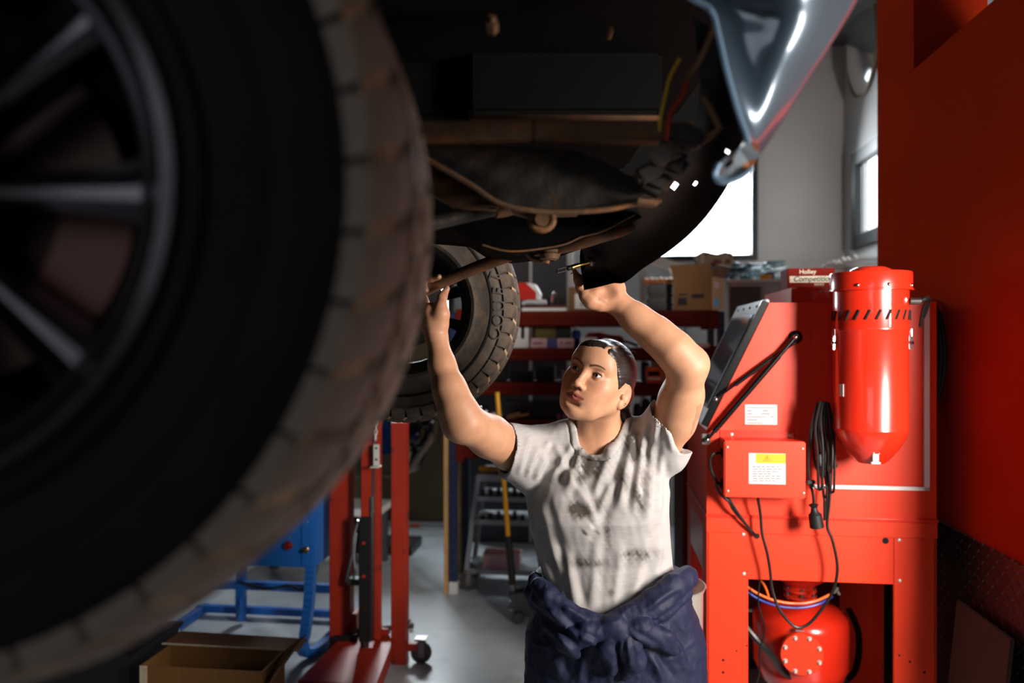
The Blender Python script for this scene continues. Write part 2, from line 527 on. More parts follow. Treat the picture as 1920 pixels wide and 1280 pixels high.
# transverse boxes between the rails
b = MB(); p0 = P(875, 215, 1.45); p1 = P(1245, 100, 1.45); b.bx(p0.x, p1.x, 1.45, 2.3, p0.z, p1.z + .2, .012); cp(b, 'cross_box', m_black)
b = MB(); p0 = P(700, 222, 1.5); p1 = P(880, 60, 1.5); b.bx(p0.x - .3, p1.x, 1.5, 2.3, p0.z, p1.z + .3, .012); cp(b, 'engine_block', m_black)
# rusty cross member
b = MB()
a0 = P(700, 249, 1.2); a1 = P(1000, 248, 1.2); a2 = P(1300, 252, 1.2)
for q0, q1 in ((a0, a1), (a1, a2)):
    b.bar(q0, q1, .04, .030, .004)
b.bar(P(880, 220, 1.24), P(1240, 222, 1.24), .012, .007, .002)
cp(b, 'cross_member', m_rust)


def plate_px(name, top, bot, d, th, m, n=40, wav=0.0, bulge=0.0):
    """a pressed plate between two outlines, given real thickness and a gentle bulge"""
    def samp(pl, t):
        L_ = [0]
        for i in range(len(pl) - 1): L_.append(L_[-1] + math.dist(pl[i][:2], pl[i + 1][:2]))
        s_ = t * L_[-1]
        for i in range(len(pl) - 1):
            if s_ <= L_[i + 1] + 1e-9:
                k = (s_ - L_[i]) / max(1e-9, L_[i + 1] - L_[i])
                return [pl[i][j] + (pl[i + 1][j] - pl[i][j]) * k for j in range(len(pl[i]))]
        return pl[-1]
    m_ = 10; vs = []; fs = []
    for side in (0, 1):
        for i in range(n + 1):
            A = samp(top, i / n); B = samp(bot, i / n)
            for j in range(m_ + 1):
                t = j / m_
                dd = (A[2] if len(A) > 2 else d) * (1 - t) + (B[2] if len(B) > 2 else d) * t
                dd += -bulge * math.sin(PI * t) * math.sin(PI * min(1, max(0, i / n))) + wav * math.sin(i * 1.3 + j * .9)
                pt = P(A[0] * (1 - t) + B[0] * t, A[1] * (1 - t) + B[1] * t, dd)
                if side: pt = pt + Vector((0, th, 0))
                vs.append(pt)
    st = (n + 1) * (m_ + 1); id = lambda s_, i, j: s_ * st + i * (m_ + 1) + j
    for i in range(n):
        for j in range(m_):
            fs.append((id(0, i, j), id(0, i, j + 1), id(0, i + 1, j + 1), id(0, i + 1, j)))
            fs.append((id(1, i, j), id(1, i + 1, j), id(1, i + 1, j + 1), id(1, i, j + 1)))
    for i in range(n):
        for j in (0, m_):
            fs.append((id(0, i, j), id(0, i + 1, j), id(1, i + 1, j), id(1, i, j)))
    for j in range(m_):
        for i in (0, n):
            fs.append((id(0, i, j), id(1, i, j), id(1, i, j + 1), id(0, i, j + 1)))
    return cp(MB().add(vs, fs), name, m, True)


plate_px('subframe_plate', [(690, 250), (790, 262), (900, 274), (1000, 276), (1080, 282), (1130, 302), (1180, 330), (1240, 338)],
         [(690, 262), (790, 290), (880, 342), (935, 376), (1000, 390), (1080, 392), (1150, 386), (1240, 372)], 1.22, .05, m_rustdk, 44, .0015, .02)
b = MB().tube(spline([P(790, 292, 1.205), P(880, 344, 1.205), P(935, 380, 1.205), P(1000, 395, 1.205), P(1080, 397, 1.205), P(1150, 391, 1.205), P(1200, 378, 1.21), P(1240, 376, 1.21)], 6), .0042, 8)
cp(b, 'subframe_flange', m_rust, True)
b = MB(); b.box(P(1212, 381, 1.2), (.035, .03, .008), Euler((0, .12, 0)), .002); cp(b, 'flange_tab', m_rust)
plate_px('arm_bracket', [(700, 250), (790, 290), (880, 345), (935, 382)], [(700, 330), (790, 352), (860, 392), (930, 392)], 1.30, .03, m_rust, 20, .002, .01)
b = MB().tube([P(700, 437, 1.28), P(800, 420, 1.30), P(900, 396, 1.33), P(950, 384, 1.35)], [.0135, .0135, .0145, .016], 16)
cp(b, 'drive_shaft', m_rustdk, True)
b = MB().tube([P(925, 392, 1.34), P(945, 386, 1.35), P(985, 384, 1.36)], [.017, .02, .012], 14); cp(b, 'shaft_boot', m_rust, True)
# bush hanging under the flange
b = MB()
c0 = P(1016, 412, 1.26)
for k in range(20):
    pass
b.tube([c0 + Vector((.019 * math.cos(t * PI / 10), .0, .017 * math.sin(t * PI / 10))) for t in range(21)], .0062, 10, False)
b.cyl(c0 + Vector((0, -.012, 0)), c0 + Vector((0, .02, 0)), .012, 16)
b.bar(P(960, 392, 1.27), P(1010, 405, 1.27), .02, .016, .003); b.bar(P(1030, 400, 1.27), P(1085, 398, 1.27), .02, .012, .003)
cp(b, 'suspension_bush', m_rust, True)
# skid plate
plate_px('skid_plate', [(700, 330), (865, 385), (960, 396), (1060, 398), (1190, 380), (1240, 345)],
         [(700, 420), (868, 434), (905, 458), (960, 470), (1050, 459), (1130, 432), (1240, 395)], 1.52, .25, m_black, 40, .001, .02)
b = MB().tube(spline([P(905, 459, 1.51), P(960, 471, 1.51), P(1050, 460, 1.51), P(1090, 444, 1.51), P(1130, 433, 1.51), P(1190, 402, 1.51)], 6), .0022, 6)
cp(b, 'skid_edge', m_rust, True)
# anti-roll bar that she grips
ROD = [P(770, 556, 1.87), P(800, 543, 1.86), P(870, 511, 1.81), P(960, 477, 1.72), P(1005, 468, 1.66), P(1060, 461, 1.60), P(1120, 444, 1.56), P(1170, 428, 1.58), P(1215, 405, 1.66), P(1250, 385, 1.72)]
cp(MB().tube(spline(ROD, 6), .0148, 16), 'anti_roll_bar', m_rust, True)
b = MB(); c0 = P(1030, 466, 1.60)
b.sphere(c0, (.02, .02, .017)); b.lathe([(.012, -.026), (.02, -.022), (.021, -.012), (.014, -.006)], 18, 'Z', c0)
b.tube([P(985, 470, 1.62), P(1000, 486, 1.62), P(1025, 488, 1.62), P(1045, 478, 1.62), P(1050, 462, 1.62)], .0065, 8)
b.cyl(P(1024, 485, 1.61), P(1022, 493, 1.61), .009, 6)
cp(b, 'ball_joint', m_rust, True)
# bolts in the dark
for (x, y, d, r) in ((922, 38, 1.0, .009), (1145, 55, 1.15, .005)):
    c0 = P(x, y, d)
    cp(MB().cyl(c0, c0 + Vector((0, .03, 0)), r, 6).sphere(c0, r * .6, 10, 6), 'bolt', m_rust)
# bracket and connector below the wires
b = MB()
b.tube([P(1318, 182, 1.12), P(1332, 205, 1.12), P(1349, 240, 1.12), P(1330, 256, 1.12), P(1310, 268, 1.12)], .0062, 8)
cp(b, 'hanger_bracket', m_rust, True)
b = MB()
b.box(P(1285, 258, 1.12), (.05, .04, .03), Euler((0, .3, 0)), .006); b.box(P(1255, 282, 1.13), (.035, .04, .032), Euler((0, -.3, 0)), .006)
b.cyl(P(1238, 290, 1.1), P(1238, 298, 1.16), .015, 12); b.box(P(1225, 318, 1.15), (.06, .03, .026), Euler((0, -.5, 0)), .006)
b.box(P(1256, 308, 1.16), (.05, .05, .04), Euler((0, .5, 0)), .008); b.box(P(1228, 340, 1.18), (.045, .05, .04), Euler((0, .45, 0)), .008)
cp(b, 'wiring_connector', m_rustdk)
cp(MB().tube(spline([P(1330, 70, 1.05), P(1316, 110, 1.08), P(1290, 148, 1.1), P(1283, 168, 1.1), P(1278, 182, 1.1), P(1258, 210, 1.1), P(1252, 240, 1.1), P(1250, 262, 1.11)], 6), .0036, 8), 'red_wire', m_wr, True)
cp(MB().tube(spline([P(1345, 40, 1.0), P(1330, 72, 1.04), P(1312, 112, 1.07), P(1286, 150, 1.1)], 6), .0050, 8), 'wire_sleeve', m_rust, True)
cp(MB().tube(spline([P(1274, 110, 1.1), P(1256, 145, 1.1), P(1246, 185, 1.1), P(1238, 225, 1.1), P(1237, 245, 1.11)], 6), .0027, 8), 'yellow_wire', m_wy, True)


def valance():
    outer = [(1432, 120, .98), (1412, 215, 1.0), (1400, 250, 1.02), (1392, 290, 1.06), (1372, 338, 1.12), (1332, 398, 1.24), (1290, 443, 1.38), (1245, 478, 1.52), (1206, 503, 1.64), (1172, 529, 1.72), (1150, 531, 1.74), (1122, 538, 1.77), (1095, 544, 1.79)]
    inner = [(1300, 30, 1.05), (1310, 120, 1.1), (1312, 180, 1.14), (1300, 235, 1.18), (1270, 290, 1.24), (1240, 330, 1.32), (1215, 370, 1.42), (1185, 400, 1.52), (1150, 428, 1.62), (1115, 450, 1.70), (1096, 458, 1.75), (1088, 470, 1.78), (1087, 490, 1.79)]
    n, m_ = 96, 26
    o_ = spline([Vector(p) for p in outer], 10); i_ = spline([Vector(p) for p in inner], 10)
    vs = []; fs = []
    holes = [(1265, 349, 6.5), (1303, 346, 2.6), (1363, 285, 3.6)]
    pix = []
    for side in (0, 1):
        for i in range(n + 1):
            t = i / n * (len(o_) - 1); k = min(int(t), len(o_) - 2); f_ = t - k
            A = i_[k].lerp(i_[k + 1], f_); B = o_[k].lerp(o_[k + 1], f_)
            for j in range(m_ + 1):
                q = A.lerp(B, j / m_); pix.append((q.x, q.y))
                dd = q.z + .05 * math.sin(PI * j / m_)
                vs.append(P(q.x, q.y, dd + side * .006))
    st = (n + 1) * (m_ + 1); id = lambda s_, i, j: s_ * st + i * (m_ + 1) + j
    keep = set()
    for i in range(n):
        for j in range(m_):
            cx = sum(pix[id(0, a, c)][0] for a in (i, i + 1) for c in (j, j + 1)) / 4
            cy = sum(pix[id(0, a, c)][1] for a in (i, i + 1) for c in (j, j + 1)) / 4
            if not any(math.hypot(cx - x, cy - y) < r for x, y, r in holes): keep.add((i, j))
    for (i, j) in keep:
        fs.append((id(0, i, j), id(0, i, j + 1), id(0, i + 1, j + 1), id(0, i + 1, j)))
        fs.append((id(1, i, j), id(1, i + 1, j), id(1, i + 1, j + 1), id(1, i, j + 1)))
        for (di, dj, a, c) in ((-1, 0, (i, j), (i, j + 1)), (1, 0, (i + 1, j), (i + 1, j + 1)), (0, -1, (i, j), (i + 1, j)), (0, 1, (i, j + 1), (i + 1, j + 1))):
            if (i + di, j + dj) not in keep:
                fs.append((id(0, *a), id(0, *c), id(1, *c), id(1, *a)))
    cp(MB().add(vs, fs), 'bumper_valance', m_blackpl, True, 'black plastic bumper valance curving down to her hand')


valance()
plate_px('arch_liner', [(1150, 262), (1240, 190), (1330, 120)], [(1170, 366), (1230, 326), (1330, 240)], 1.9, .02, m_black, 12)
# temperature probe clipped in the valance end
b = MB(); a0 = P(1106, 490, 1.765); a1 = P(1072, 501, 1.75); a2 = P(1045, 508, 1.74); d = (a1 - a0).normalized()
cp(MB().tube([a0 - d * .012, a0 - d * .006, a0, a0 + d * .004], [.004, .0135, .0135, .009], 16), 'probe_socket', m_steel, True)
cp(MB().tube([a0, a0 + d * .005, a0 + d * .006, a0.lerp(a1, .62), a0.lerp(a1, .63), a1], [.0055, .0055, .0048, .0048, .006, .006], 12), 'brass_fitting', m_brass, True)
b = MB().tube([a1, a1.lerp(a2, .3)], .0058, 10); up = Vector((0, 0, .0045))
b.tube([a1.lerp(a2, .2) + up, a2 + up], .002, 6); b.tube([a1.lerp(a2, .2) - up, a2 - up], .002, 6); b.tube([a2 + up, a2 - up], .002, 6)
b.tube([a1 - up, a1 + Vector((.004, 0, -.012)), a1 + Vector((-.002, 0, -.015))], .0014, 6)
cp(b, 'wire_clip', m_rubberblk, True)


def blue_panel():
    L_ = [(1240, -60, .98), (1290, -8, .98), (1332, 18, .98), (1346, 62, .98), (1362, 130, .98), (1383, 206, .98), (1398, 248, .98), (1404, 268, .98)]
    R_ = [(1660, -90, .93), (1612, -8, .93), (1585, 40, .93), (1545, 104, .93), (1510, 158, .94), (1475, 215, .95), (1445, 262, .96), (1424, 292, .965)]
    n, m_ = 48, 26
    l_ = spline([Vector(p) for p in L_], 8); r_ = spline([Vector(p) for p in R_], 8); vs = []; fs = []
    for side in (0, 1):
        for i in range(n + 1):
            t = i / n * (len(l_) - 1); k = min(int(t), len(l_) - 2); f_ = t - k
            A = l_[k].lerp(l_[k + 1], f_); B = r_[k].lerp(r_[k + 1], f_)
            wdt = (B.x - A.x) * .98 / F
            for j in range(m_ + 1):
                s_ = j / m_; q = A.lerp(B, s_)
                bul = wdt * (.25 * math.sin(PI * s_) - .09 * math.sin(2 * PI * s_))
                vs.append(P(q.x, q.y, q.z - bul + side * .004 + .10 * s_))
    st = (n + 1) * (m_ + 1); id = lambda s_, i, j: s_ * st + i * (m_ + 1) + j
    for i in range(n):
        for j in range(m_):
            fs.append((id(0, i, j), id(0, i, j + 1), id(0, i + 1, j + 1), id(0, i + 1, j)))
            fs.append((id(1, i, j), id(1, i + 1, j), id(1, i + 1, j + 1), id(1, i, j + 1)))
    for i in range(n):
        for j in (0, m_): fs.append((id(0, i, j), id(0, i + 1, j), id(1, i + 1, j), id(1, i, j)))
    for j in range(m_):
        for i in (0, n): fs.append((id(0, i, j), id(1, i, j), id(1, i, j + 1), id(0, i, j + 1)))
    cp(MB().add(vs, fs), 'fender', m_bluecar, True, 'glossy steel-blue fender end')
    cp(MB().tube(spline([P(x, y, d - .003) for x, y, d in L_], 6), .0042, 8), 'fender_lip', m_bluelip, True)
    # tab with a slot at the tip
    o = [(1396, 262), (1386, 278), (1366, 290), (1348, 306), (1341, 324), (1346, 338), (1364, 340), (1390, 330), (1410, 314), (1426, 292), (1424, 276), (1410, 262)]
    hl = [(1374, 297), (1362, 304), (1357, 311), (1361, 316), (1370, 311), (1376, 303)]
    d0 = .975
    bm = bmesh.new()
    ov = [bm.verts.new(P(x, y, d0 + (i % 3) * .002)) for i, (x, y) in enumerate(o)]; hv = [bm.verts.new(P(x, y, d0)) for x, y in hl]
    es = [bm.edges.new((ov[i], ov[(i + 1) % len(ov)])) for i in range(len(ov))] + [bm.edges.new((hv[i], hv[(i + 1) % len(hv)])) for i in range(len(hv))]
    bmesh.ops.triangle_fill(bm, edges=es, use_beauty=True)
    r = bmesh.ops.extrude_face_region(bm, geom=list(bm.faces))
    for v in [g for g in r['geom'] if isinstance(g, bmesh.types.BMVert)]: v.co.y += .008
    bm.verts.index_update()
    mb = MB().add([v.co.copy() for v in bm.verts], [[v.index for v in f.verts] for f in bm.faces]); bm.free()
    cp(mb, 'fender_tab', mat('rusty_blue_tab', '93a0ab', 0.4, 0.4, 0.1, 20, second='b5672c', smin=0.52, smax=0.6), False, 'slotted tab with rust')
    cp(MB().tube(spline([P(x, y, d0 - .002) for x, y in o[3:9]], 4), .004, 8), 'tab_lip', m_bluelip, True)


blue_panel()
# ================================================================ red blasting cabinet
m_red = mat('red_enamel', 'd8301a', 0.30, 0, 0.05, 3, 0.02, 300, coat=0.35)
m_redm = mat('red_enamel_satin', 'e03818', 0.45, 0, 0.05, 4, 0.02, 300, second='d24a34', smin=0.62, smax=0.8, spec=0.35)
m_white = mat('white_strip', 'e8e4e0', 0.5, 0, 0.04, 10)
m_label = mat('label_paper', 'c9c5c5', 0.5, 0, 0.02, 10)
m_ink = mat('label_ink', '4e4a50', 0.6, 0, 0.0, 10)
m_yel = mat('label_yellow', 'd8a400', 0.5, 0, 0.02, 10)
m_blk = mat('label_black', '1c1a18', 0.5, 0, 0.0, 10)
m_hole = mat('hole_dark', '0a0606', 0.9, 0, 0.0, 10)
m_strut = mat('strut_black', '0c0c0d', 0.25, 0.2, 0.1, 10, coat=0.4)
m_greyfr = mat('grey_lid_frame', '8c8c90', 0.4, 0.2, 0.06, 8)
m_lidglass = mat('lid_glass', '6f7882', 0.08, 0.0, 0.05, 3, coat=1.0)
m_zinc = mat('zinc_plate', 'd2cfc8', 0.35, 0.3, 0.05, 20)
m_cable = mat('black_cable', '141312', 0.42, 0, 0.1, 20)
m_orange = mat('orange_hose', 'e8641a', 0.4, 0, 0.05, 10)
m_bhose = mat('blue_hose', '10268a', 0.4, 0, 0.05, 10)

CV = 2.757; CU = HV(1325, 800, CV).x; CR = HV(1756, 800, CV).x; CD = 0.60
cab = thing('blasting_cabinet', 'tall red metal blasting cabinet with dust canister beside the red wall', 'cabinet', (CU, CV, 0))


def cf(px, py, out=0.0):         # pixel -> cabinet coordinates on (or in front of) its side panel
    h = HV(px, py, CV - out); return Vector((h.x - CU, -out, h.z))


CW = CR - CU
zb = cf(1540, 968).z; zt = cf(1500, 567).z
t0 = cf(1443, 567); t1 = cf(1324, 806)
prof = [(t0.x, zt), (CW, zt), (CW, zb), (0, zb), (0, t1.z)]
body = MB().prism(prof, 0, CD, 'Y').build('body', m_redm, cab)
# folded ledge and apron under the body
b = MB(); b.bx(-.004, CW + .004, -.008, CD + .008, zb - .012, zb, .002); b.build('ledge', m_red, cab)
za = cf(1540, 1003).z
b = MB(); b.bx(-.002, CW + .002, -.005, CD + .005, za, zb - .012, .002); b.build('apron', m_redm, cab)
xl = cf(1403, 1100).x; xr = cf(1676, 1100).x; zo = cf(1540, 1091).z
b = MB(); b.bx(xl - .02, xr + .03, .004, .012, zo, za, .001); b.build('cross_panel', m_redm, cab)
# legs: folded angle panels
for x0, x1, sx in ((0, xl, 0), (xr, CW, 1)):
    for yy in (0, CD - .012):
        lg = MB(); lg.bx(x0, x1, yy, yy + .012, 0, za, .002)
        ex = x0 if sx == 0 else x1 - .008
        lg.bx(ex, ex + .008, (yy if yy == 0 else yy - .1), (.11 if yy == 0 else yy + .012), 0, za)
        lg.build('leg', m_redm, cab)
MB().bx(0, .008, .11, CD - .11, zo, za).build('side_panel', m_red, cab); MB().bx(CW - .008, CW, .11, CD - .11, zo, za).build('side_panel', m_red, cab)
b = MB(); b.bx(xl, xr, CD - .012, CD, zo, za); b.build('rear_panel', m_red, cab)
# hole plugs, screws
for (x, y, r) in ((1419, 1005, .0105), (1661, 1014, .011), (1400, 1210, .003), (1381, 1220, .003), (1356, 1237, .0045), (1356, 1260, .0045), (1686, 1228, .0035), (1706, 1240, .004), (1733, 1260, .0045)):
    c0 = cf(x, y, .0); off = -.006 if y < 1100 and x > 1404 and x < 1676 else .0
    yy = .0035 if 1404 < x < 1676 else -.0006
    MB().cyl((c0.x, yy - .0004, c0.z), (c0.x, yy + .003, c0.z), r, 16).build('hole', m_hole, cab)


def screw(px, py, out, r=.0052, parent=None, name='screw'):
    c0 = cf(px, py, out)
    o = MB().lathe([(0, -.0035), (r * .6, -.003), (r, -.001), (r, .002)], 12, 'Y', c0)
    o.bx(c0.x - r * .7, c0.x + r * .7, c0.y - .0042, c0.y - .003, c0.z - .0006, c0.z + .0006)
    return o.build(name, m_zinc, parent or cab, smooth=True)


for (x, y) in ((1394, 1001), (1395, 1075), (1686, 1012), (1687, 1088), (1538, 634), (1369, 1290)):
    screw(x, y, .0012, .006)
# door in the side panel with its white gasket
dl = cf(1520, 600).x; dr = cf(1741, 600).x; dzt = cf(1730, 568).z; dzb = cf(1650, 917).z
b = MB(); g = .0125
b.bx(dr - g * 1.35, dr, -.010, 0, dzb, dzt); b.build('door_gasket', m_white, cab)
b = MB(); b.bx(dl, dr, -.010, 0, dzb - g * .0, dzb + g); b.build('door_gasket', m_white, cab)
b = MB(); b.bx(dl, dr - g * 1.7, -.006, 0, dzb + g * 1.3, dzt - .004, .002); b.build('side_door', m_redm, cab)
# lamp housing on the roof
q0 = HV(1484, 560, CV + .12); q1 = HV(1562, 538, CV + .12)
lx0 = q0.x - CU; lx1 = q1.x - CU + .02; lz = q1.z
b = MB(); b.bx(lx0, lx1, .12, CD - .02, zt, lz, .003); b.build('lamp_housing', m_red, cab)
screw(1540, 546, -.118, .006)
# sloping lid with its window
A = Vector((t0.x, 0, zt)); B = Vector((0, 0, t1.z)); sd = (B - A); sl = sd.length; sd.normalize(); nr = Vector((-abs(sd.z), 0, abs(sd.x)))


def lid_box(s0, s1, y0, y1, n0, n1, name, m, parent, bev=.002):
    M = Matrix((( sd.x, 0, nr.x, A.x), (0, 1, 0, 0), (sd.z, 0, nr.z, A.z), (0, 0, 0, 1)))
    bb = MB().bx(s0 * sl, s1 * sl, y0, y1, n0, n1, bev).xf(M)
    return bb.build(name, m, parent)


lid = lid_box(-.02, .98, .012, CD - .012, .0, .014, 'lid', m_greyfr, cab)
lid_box(.0, .98, .004, .016, .0, .026, 'lid_rim', m_strut, lid)
lid_box(.10, .86, .07, CD - .08, .012, .022, 'lid_seal', m_strut, lid)
lid_box(.13, .83, .09, CD - .10, .016, .0245, 'lid_window', m_lidglass, lid)
for s_ in (.02, .25, .5, .75, .95):
    M = A + sd * (s_ * sl) + nr * .014
    MB().sphere(M + Vector((0, .04, 0)), .006, 10, 6).build('lid_rivet', m_steel, lid, smooth=True)
for yy in (.12, .25, .38, .5):
    MB().sphere(A + sd * (.03 * sl) + nr * .014 + Vector((0, yy, 0)), .006, 10, 6).build('lid_rivet', m_steel, lid, smooth=True)
# gas struts
k0 = cf(1491, 632, .03); k1 = cf(1326, 824, .03)
MB().lathe([(0, -.012), (.012, -.012), (.0235, -.006), (.0235, 0)], 28, 'Y', cf(1491, 632, .0)).build('strut_knob', m_strut, cab, smooth=True)
st = MB().tube([k0, k0.lerp(k1, .18), k0.lerp(k1, .181), k0.lerp(k1, .92), k0.lerp(k1, .921), k1], [.0075, .0075, .0095, .0095, .006, .006], 14).build('gas_strut', m_strut, cab, smooth=True)
MB().sphere(k1, .009, 12, 8).build('ball_end', m_chrome, st, smooth=True); MB().sphere(k0 + Vector((0, -.006, 0)), .008, 12, 8).build('ball_end', m_chrome, st, smooth=True)
b = MB(); b.box(k1 + Vector((-.002, .014, 0)), (.03, .006, .038), None, .002); b.build('strut_bracket', m_steel, st)
k2 = cf(1487, 642, .018); k3 = cf(1342, 748, .018)
st = MB().tube([k2, k2.lerp(k3, .75), k2.lerp(k3, .751), k3], [.0075, .0075, .004, .004], 12).build('gas_strut', m_strut, cab, smooth=True)
MB().sphere(k3, .008, 12, 8).build('ball_end', m_chrome, st, smooth=True)


def sheet(x0, y0, x1, y1, out, name, m, parent, th=.0008):
    a = cf(x0, y0, out); c = cf(x1, y1, out)
    return MB().bx(a.x, c.x, -out - th, -out, c.z, a.z).build(name, m, parent)


# printed data label
lb = sheet(1397, 758, 1457, 796, .0005, 'data_label', m_label, cab)
rnd = random.Random(3)
for i, (w0, w1) in enumerate((((0.06, .95), (0, 0)), ((.05, .2), (.55, .72)), ((.05, .22), (.5, .78)), ((.05, .66), (.8, .9)), ((.05, .38), (0, 0)), ((.05, .55), (0, 0)))):
    for (a, c) in (w0, w1):
        if c > a:
            y = 763 + i * 5.8
            sheet(1397 + 60 * a, y, 1397 + 60 * c, y + 1.8, .0013, 'print_line', m_ink, lb, .0002)
# control box
BO = .105
b0 = cf(1358, 826, BO); b1 = cf(1511, 935, BO)
box = MB().bx(b0.x, b1.x, -BO, 0, b1.z, b0.z, .004).build('control_box', m_redm, cab)
b = MB(); e0 = cf(1354, 812, .004); b.bx(b0.x + .0, b1.x - .012, -.004, 0, b0.z - .01, e0.z + .012, .002); b.build('box_flange', m_red, box)
for (x, y) in ((1372, 814), (1481, 816)):
    screw(x, y, .005, .006, box)
for (x, y) in ((1364, 838), (1505, 841), (1365, 920), (1507, 924)):
    screw(x, y, BO + .0005, .0042, box)
wl_ = sheet(1404, 849, 1473, 908, BO + .0002, 'warning_label', m_label, box)
wy_ = sheet(1417, 850, 1473, 869, BO + .0011, 'yellow_band', m_yel, box, .0003)
c0 = cf(1438, 860, BO + .0015); s_ = .0105
tri = [Vector((0, 0, s_)), Vector((-s_ * 1.05, 0, -s_ * .75)), Vector((s_ * 1.05, 0, -s_ * .75))]
b = MB(); b.tube([c0 + t for t in tri] + [c0 + tri[0]], .0007, 5)
b.tube([c0 + Vector((.002, 0, .005)), c0 + Vector((-.0015, 0, 0)), c0 + Vector((.0015, 0, 0)), c0 + Vector((-.001, 0, -.006))], .0007, 5)
b.build('hazard_sign', m_blk, box)
for i in range(7):
    y = 874 + i * 4.4; w = (.92, .94, .85, .6, .9, .93, .75)[i]
    x = 1411
    while x < 1407 + 63 * w:
        l_ = rnd.uniform(4, 11); sheet(x, y, min(x + l_, 1407 + 63 * w), y + 1.6, BO + .001, 'print_line', m_ink, box, .0002); x += l_ + 1.6
# side sockets and their lead
for y in (848, 905):
    c0 = cf(1358, y, BO * .55)
    MB().box(c0 + Vector((-.006, 0, 0)), (.014, .03, .03), None, .003).build('cable_gland', m_strut, box)


def cable(pts, r=.0044, name='power_cable', m=None, parent=None, n=6):
    return MB().tube(spline(pts, n), r, 8).build(name, m or m_cable, parent or cab, smooth=True)


cable([cf(1350, 848, .05), cf(1336, 852, .06), cf(1331, 868, .06), cf(1338, 892, .055), cf(1360, 925, .05), cf(1386, 965, .035), cf(1406, 992, .02), cf(1417, 1003, .006)], .005)
cable([cf(1350, 905, .05), cf(1342, 908, .06), cf(1350, 925, .05), cf(1366, 940, .05), cf(1376, 958, .035), cf(1400, 985, .02), cf(1416, 1003, .006)], .0042)
cable([cf(1421, 934, .06), cf(1426, 965, .05), cf(1429, 1000, .05), cf(1438, 1035, .05), cf(1444, 1070, .045), cf(1448, 1105, .05), cf(1460, 1140, .06), cf(1480, 1166, .06),
       cf(1497, 1176, .06), cf(1518, 1168, .06), cf(1542, 1140, .06), cf(1560, 1112, .06), cf(1569, 1080, .06), cf(1569, 1050, .06), cf(1560, 1010, .06), cf(1551, 985, .06), cf(1555, 940, .06), cf(1558, 880, .06), cf(1552, 820, .08), cf(1548, 760, .09)], .0052)
# hanging loops of lead
for i in range(7):
    x = 1528 + i * 4.5; yb = 880 + (i * 37 % 60); o_ = .07 + .02 * ((i * 3) % 4)
    cable([cf(1536 + i * 2.2, 752, o_), cf(x - 4, 800, o_), cf(x - 3 + (i % 3) * 3, 850, o_), cf(x + 2, yb - 6, o_), cf(x + 6, yb, o_), cf(x + 9, yb - 10, o_ + .01), cf(x + 10, 840, o_ + .01), cf(x + 6, 790, o_), cf(1540 + i * 2.2, 754, o_)], .0042)
cable([cf(1532, 755, .1), cf(1522, 800, .1), cf(1516, 850, .1), cf(1516, 890, .1), cf(1524, 925, .1), cf(1526, 950, .1)], .005)
cable([cf(1540, 890, .09), cf(1545, 930, .09), cf(1546, 975, .09), cf(1550, 940, .09), cf(1553, 900, .09), cf(1556, 880, .09)], .004)
cable([cf(1517, 902, .1), cf(1530, 914, .1), cf(1545, 914, .1), cf(1556, 906, .1)], .0045)
pl = MB()
a = cf(1525, 944, .1); e = cf(1532, 989, .1); ax = (e - a)
pl.tube([a, a + ax * .04, a + ax * .16, a + ax * .35, a + ax * .45, a + ax * .98, e], [.010, .017, .010, .013, .022, .024, .022], 16).build('socket_plug', m_rubberblk, cab, smooth=True)
a = cf(1537, 868, .11)
plug = MB().tube([a + Vector((0, 0, .03)), a + Vector((0, 0, .01)), a, a - Vector((0, 0, .008))], [.006, .012, .015, .014], 12).build('mains_plug', m_rubberblk, cab, smooth=True)
for dx in (-.007, .007):
    MB().cyl(a + Vector((dx, 0, -.008)), a + Vector((dx, 0, -.028)), .003, 8).build('plug_pin', m_chrome, plug, smooth=True)
b = MB(); b.box(cf(1520, 903, .1), (.03, .02, .012), None, .003); b.box(cf(1565, 873, .09), (.018, .012, .012), None, .003); b.build('cable_clip', m_rubberblk, cab)

# dust canister
KO = .165
m_zinc = mat('zinc_plate', 'd2cfc8', 0.35, 0.3, 0.05, 20)
kc = cf(1632, 640, KO); KR = .1225 * (69 / 69)
KR = (cf(1700, 640, KO) - cf(1563, 640, KO)).length / 2
z = lambda y: cf(1632, y, KO).z
m_redc = mat('red_canister_enamel', 'd42a16', 0.24, 0, 0.03, 3, 0.0, 300, coat=0.7)
cn = MB().lathe([(0, z(866)), (KR * .40, z(866)), (KR * .47, z(862)), (KR * .74, z(840)), (KR * .93, z(818)), (KR, z(803)), (KR, z(801)), (KR * .992, z(800)), (KR * .992, z(622)), (KR, z(621)),
                 (KR * 1.012, z(619)), (KR * 1.012, z(616)), (KR, z(614)), (KR, z(545))], 64, 'Z', (kc.x, kc.y, 0)).build('dust_canister', m_redc, cab, smooth=True)
cl = MB().lathe([(KR * 1.12, z(546)), (KR * 1.12, z(544)), (KR * 1.09, z(543)), (KR * 1.09, z(514)), (KR * 1.07, z(512)), (KR * .4, z(511)), (0, z(511))], 64, 'Z', (kc.x, kc.y, 0)).build('canister_lid', m_redc, cn, smooth=True)
MB().lathe([(.066, z(511)), (.062, z(506)), (.045, z(501)), (0, z(498))], 40, 'Z', (kc.x, kc.y, 0)).build('motor_dome', m_red, cn, smooth=True)
MB().bx(kc.x - .004 + KR * .2, kc.x + KR * .2, kc.y - KR * .985, kc.y - KR * .978, z(614), z(546)).build('canister_seam', m_redc, cn)


def on_can(ang, y, r_=0.0):      # angle 0 faces the camera
    return Vector((kc.x + (KR + r_) * math.sin(ang), kc.y - (KR + r_) * math.cos(ang), z(y)))


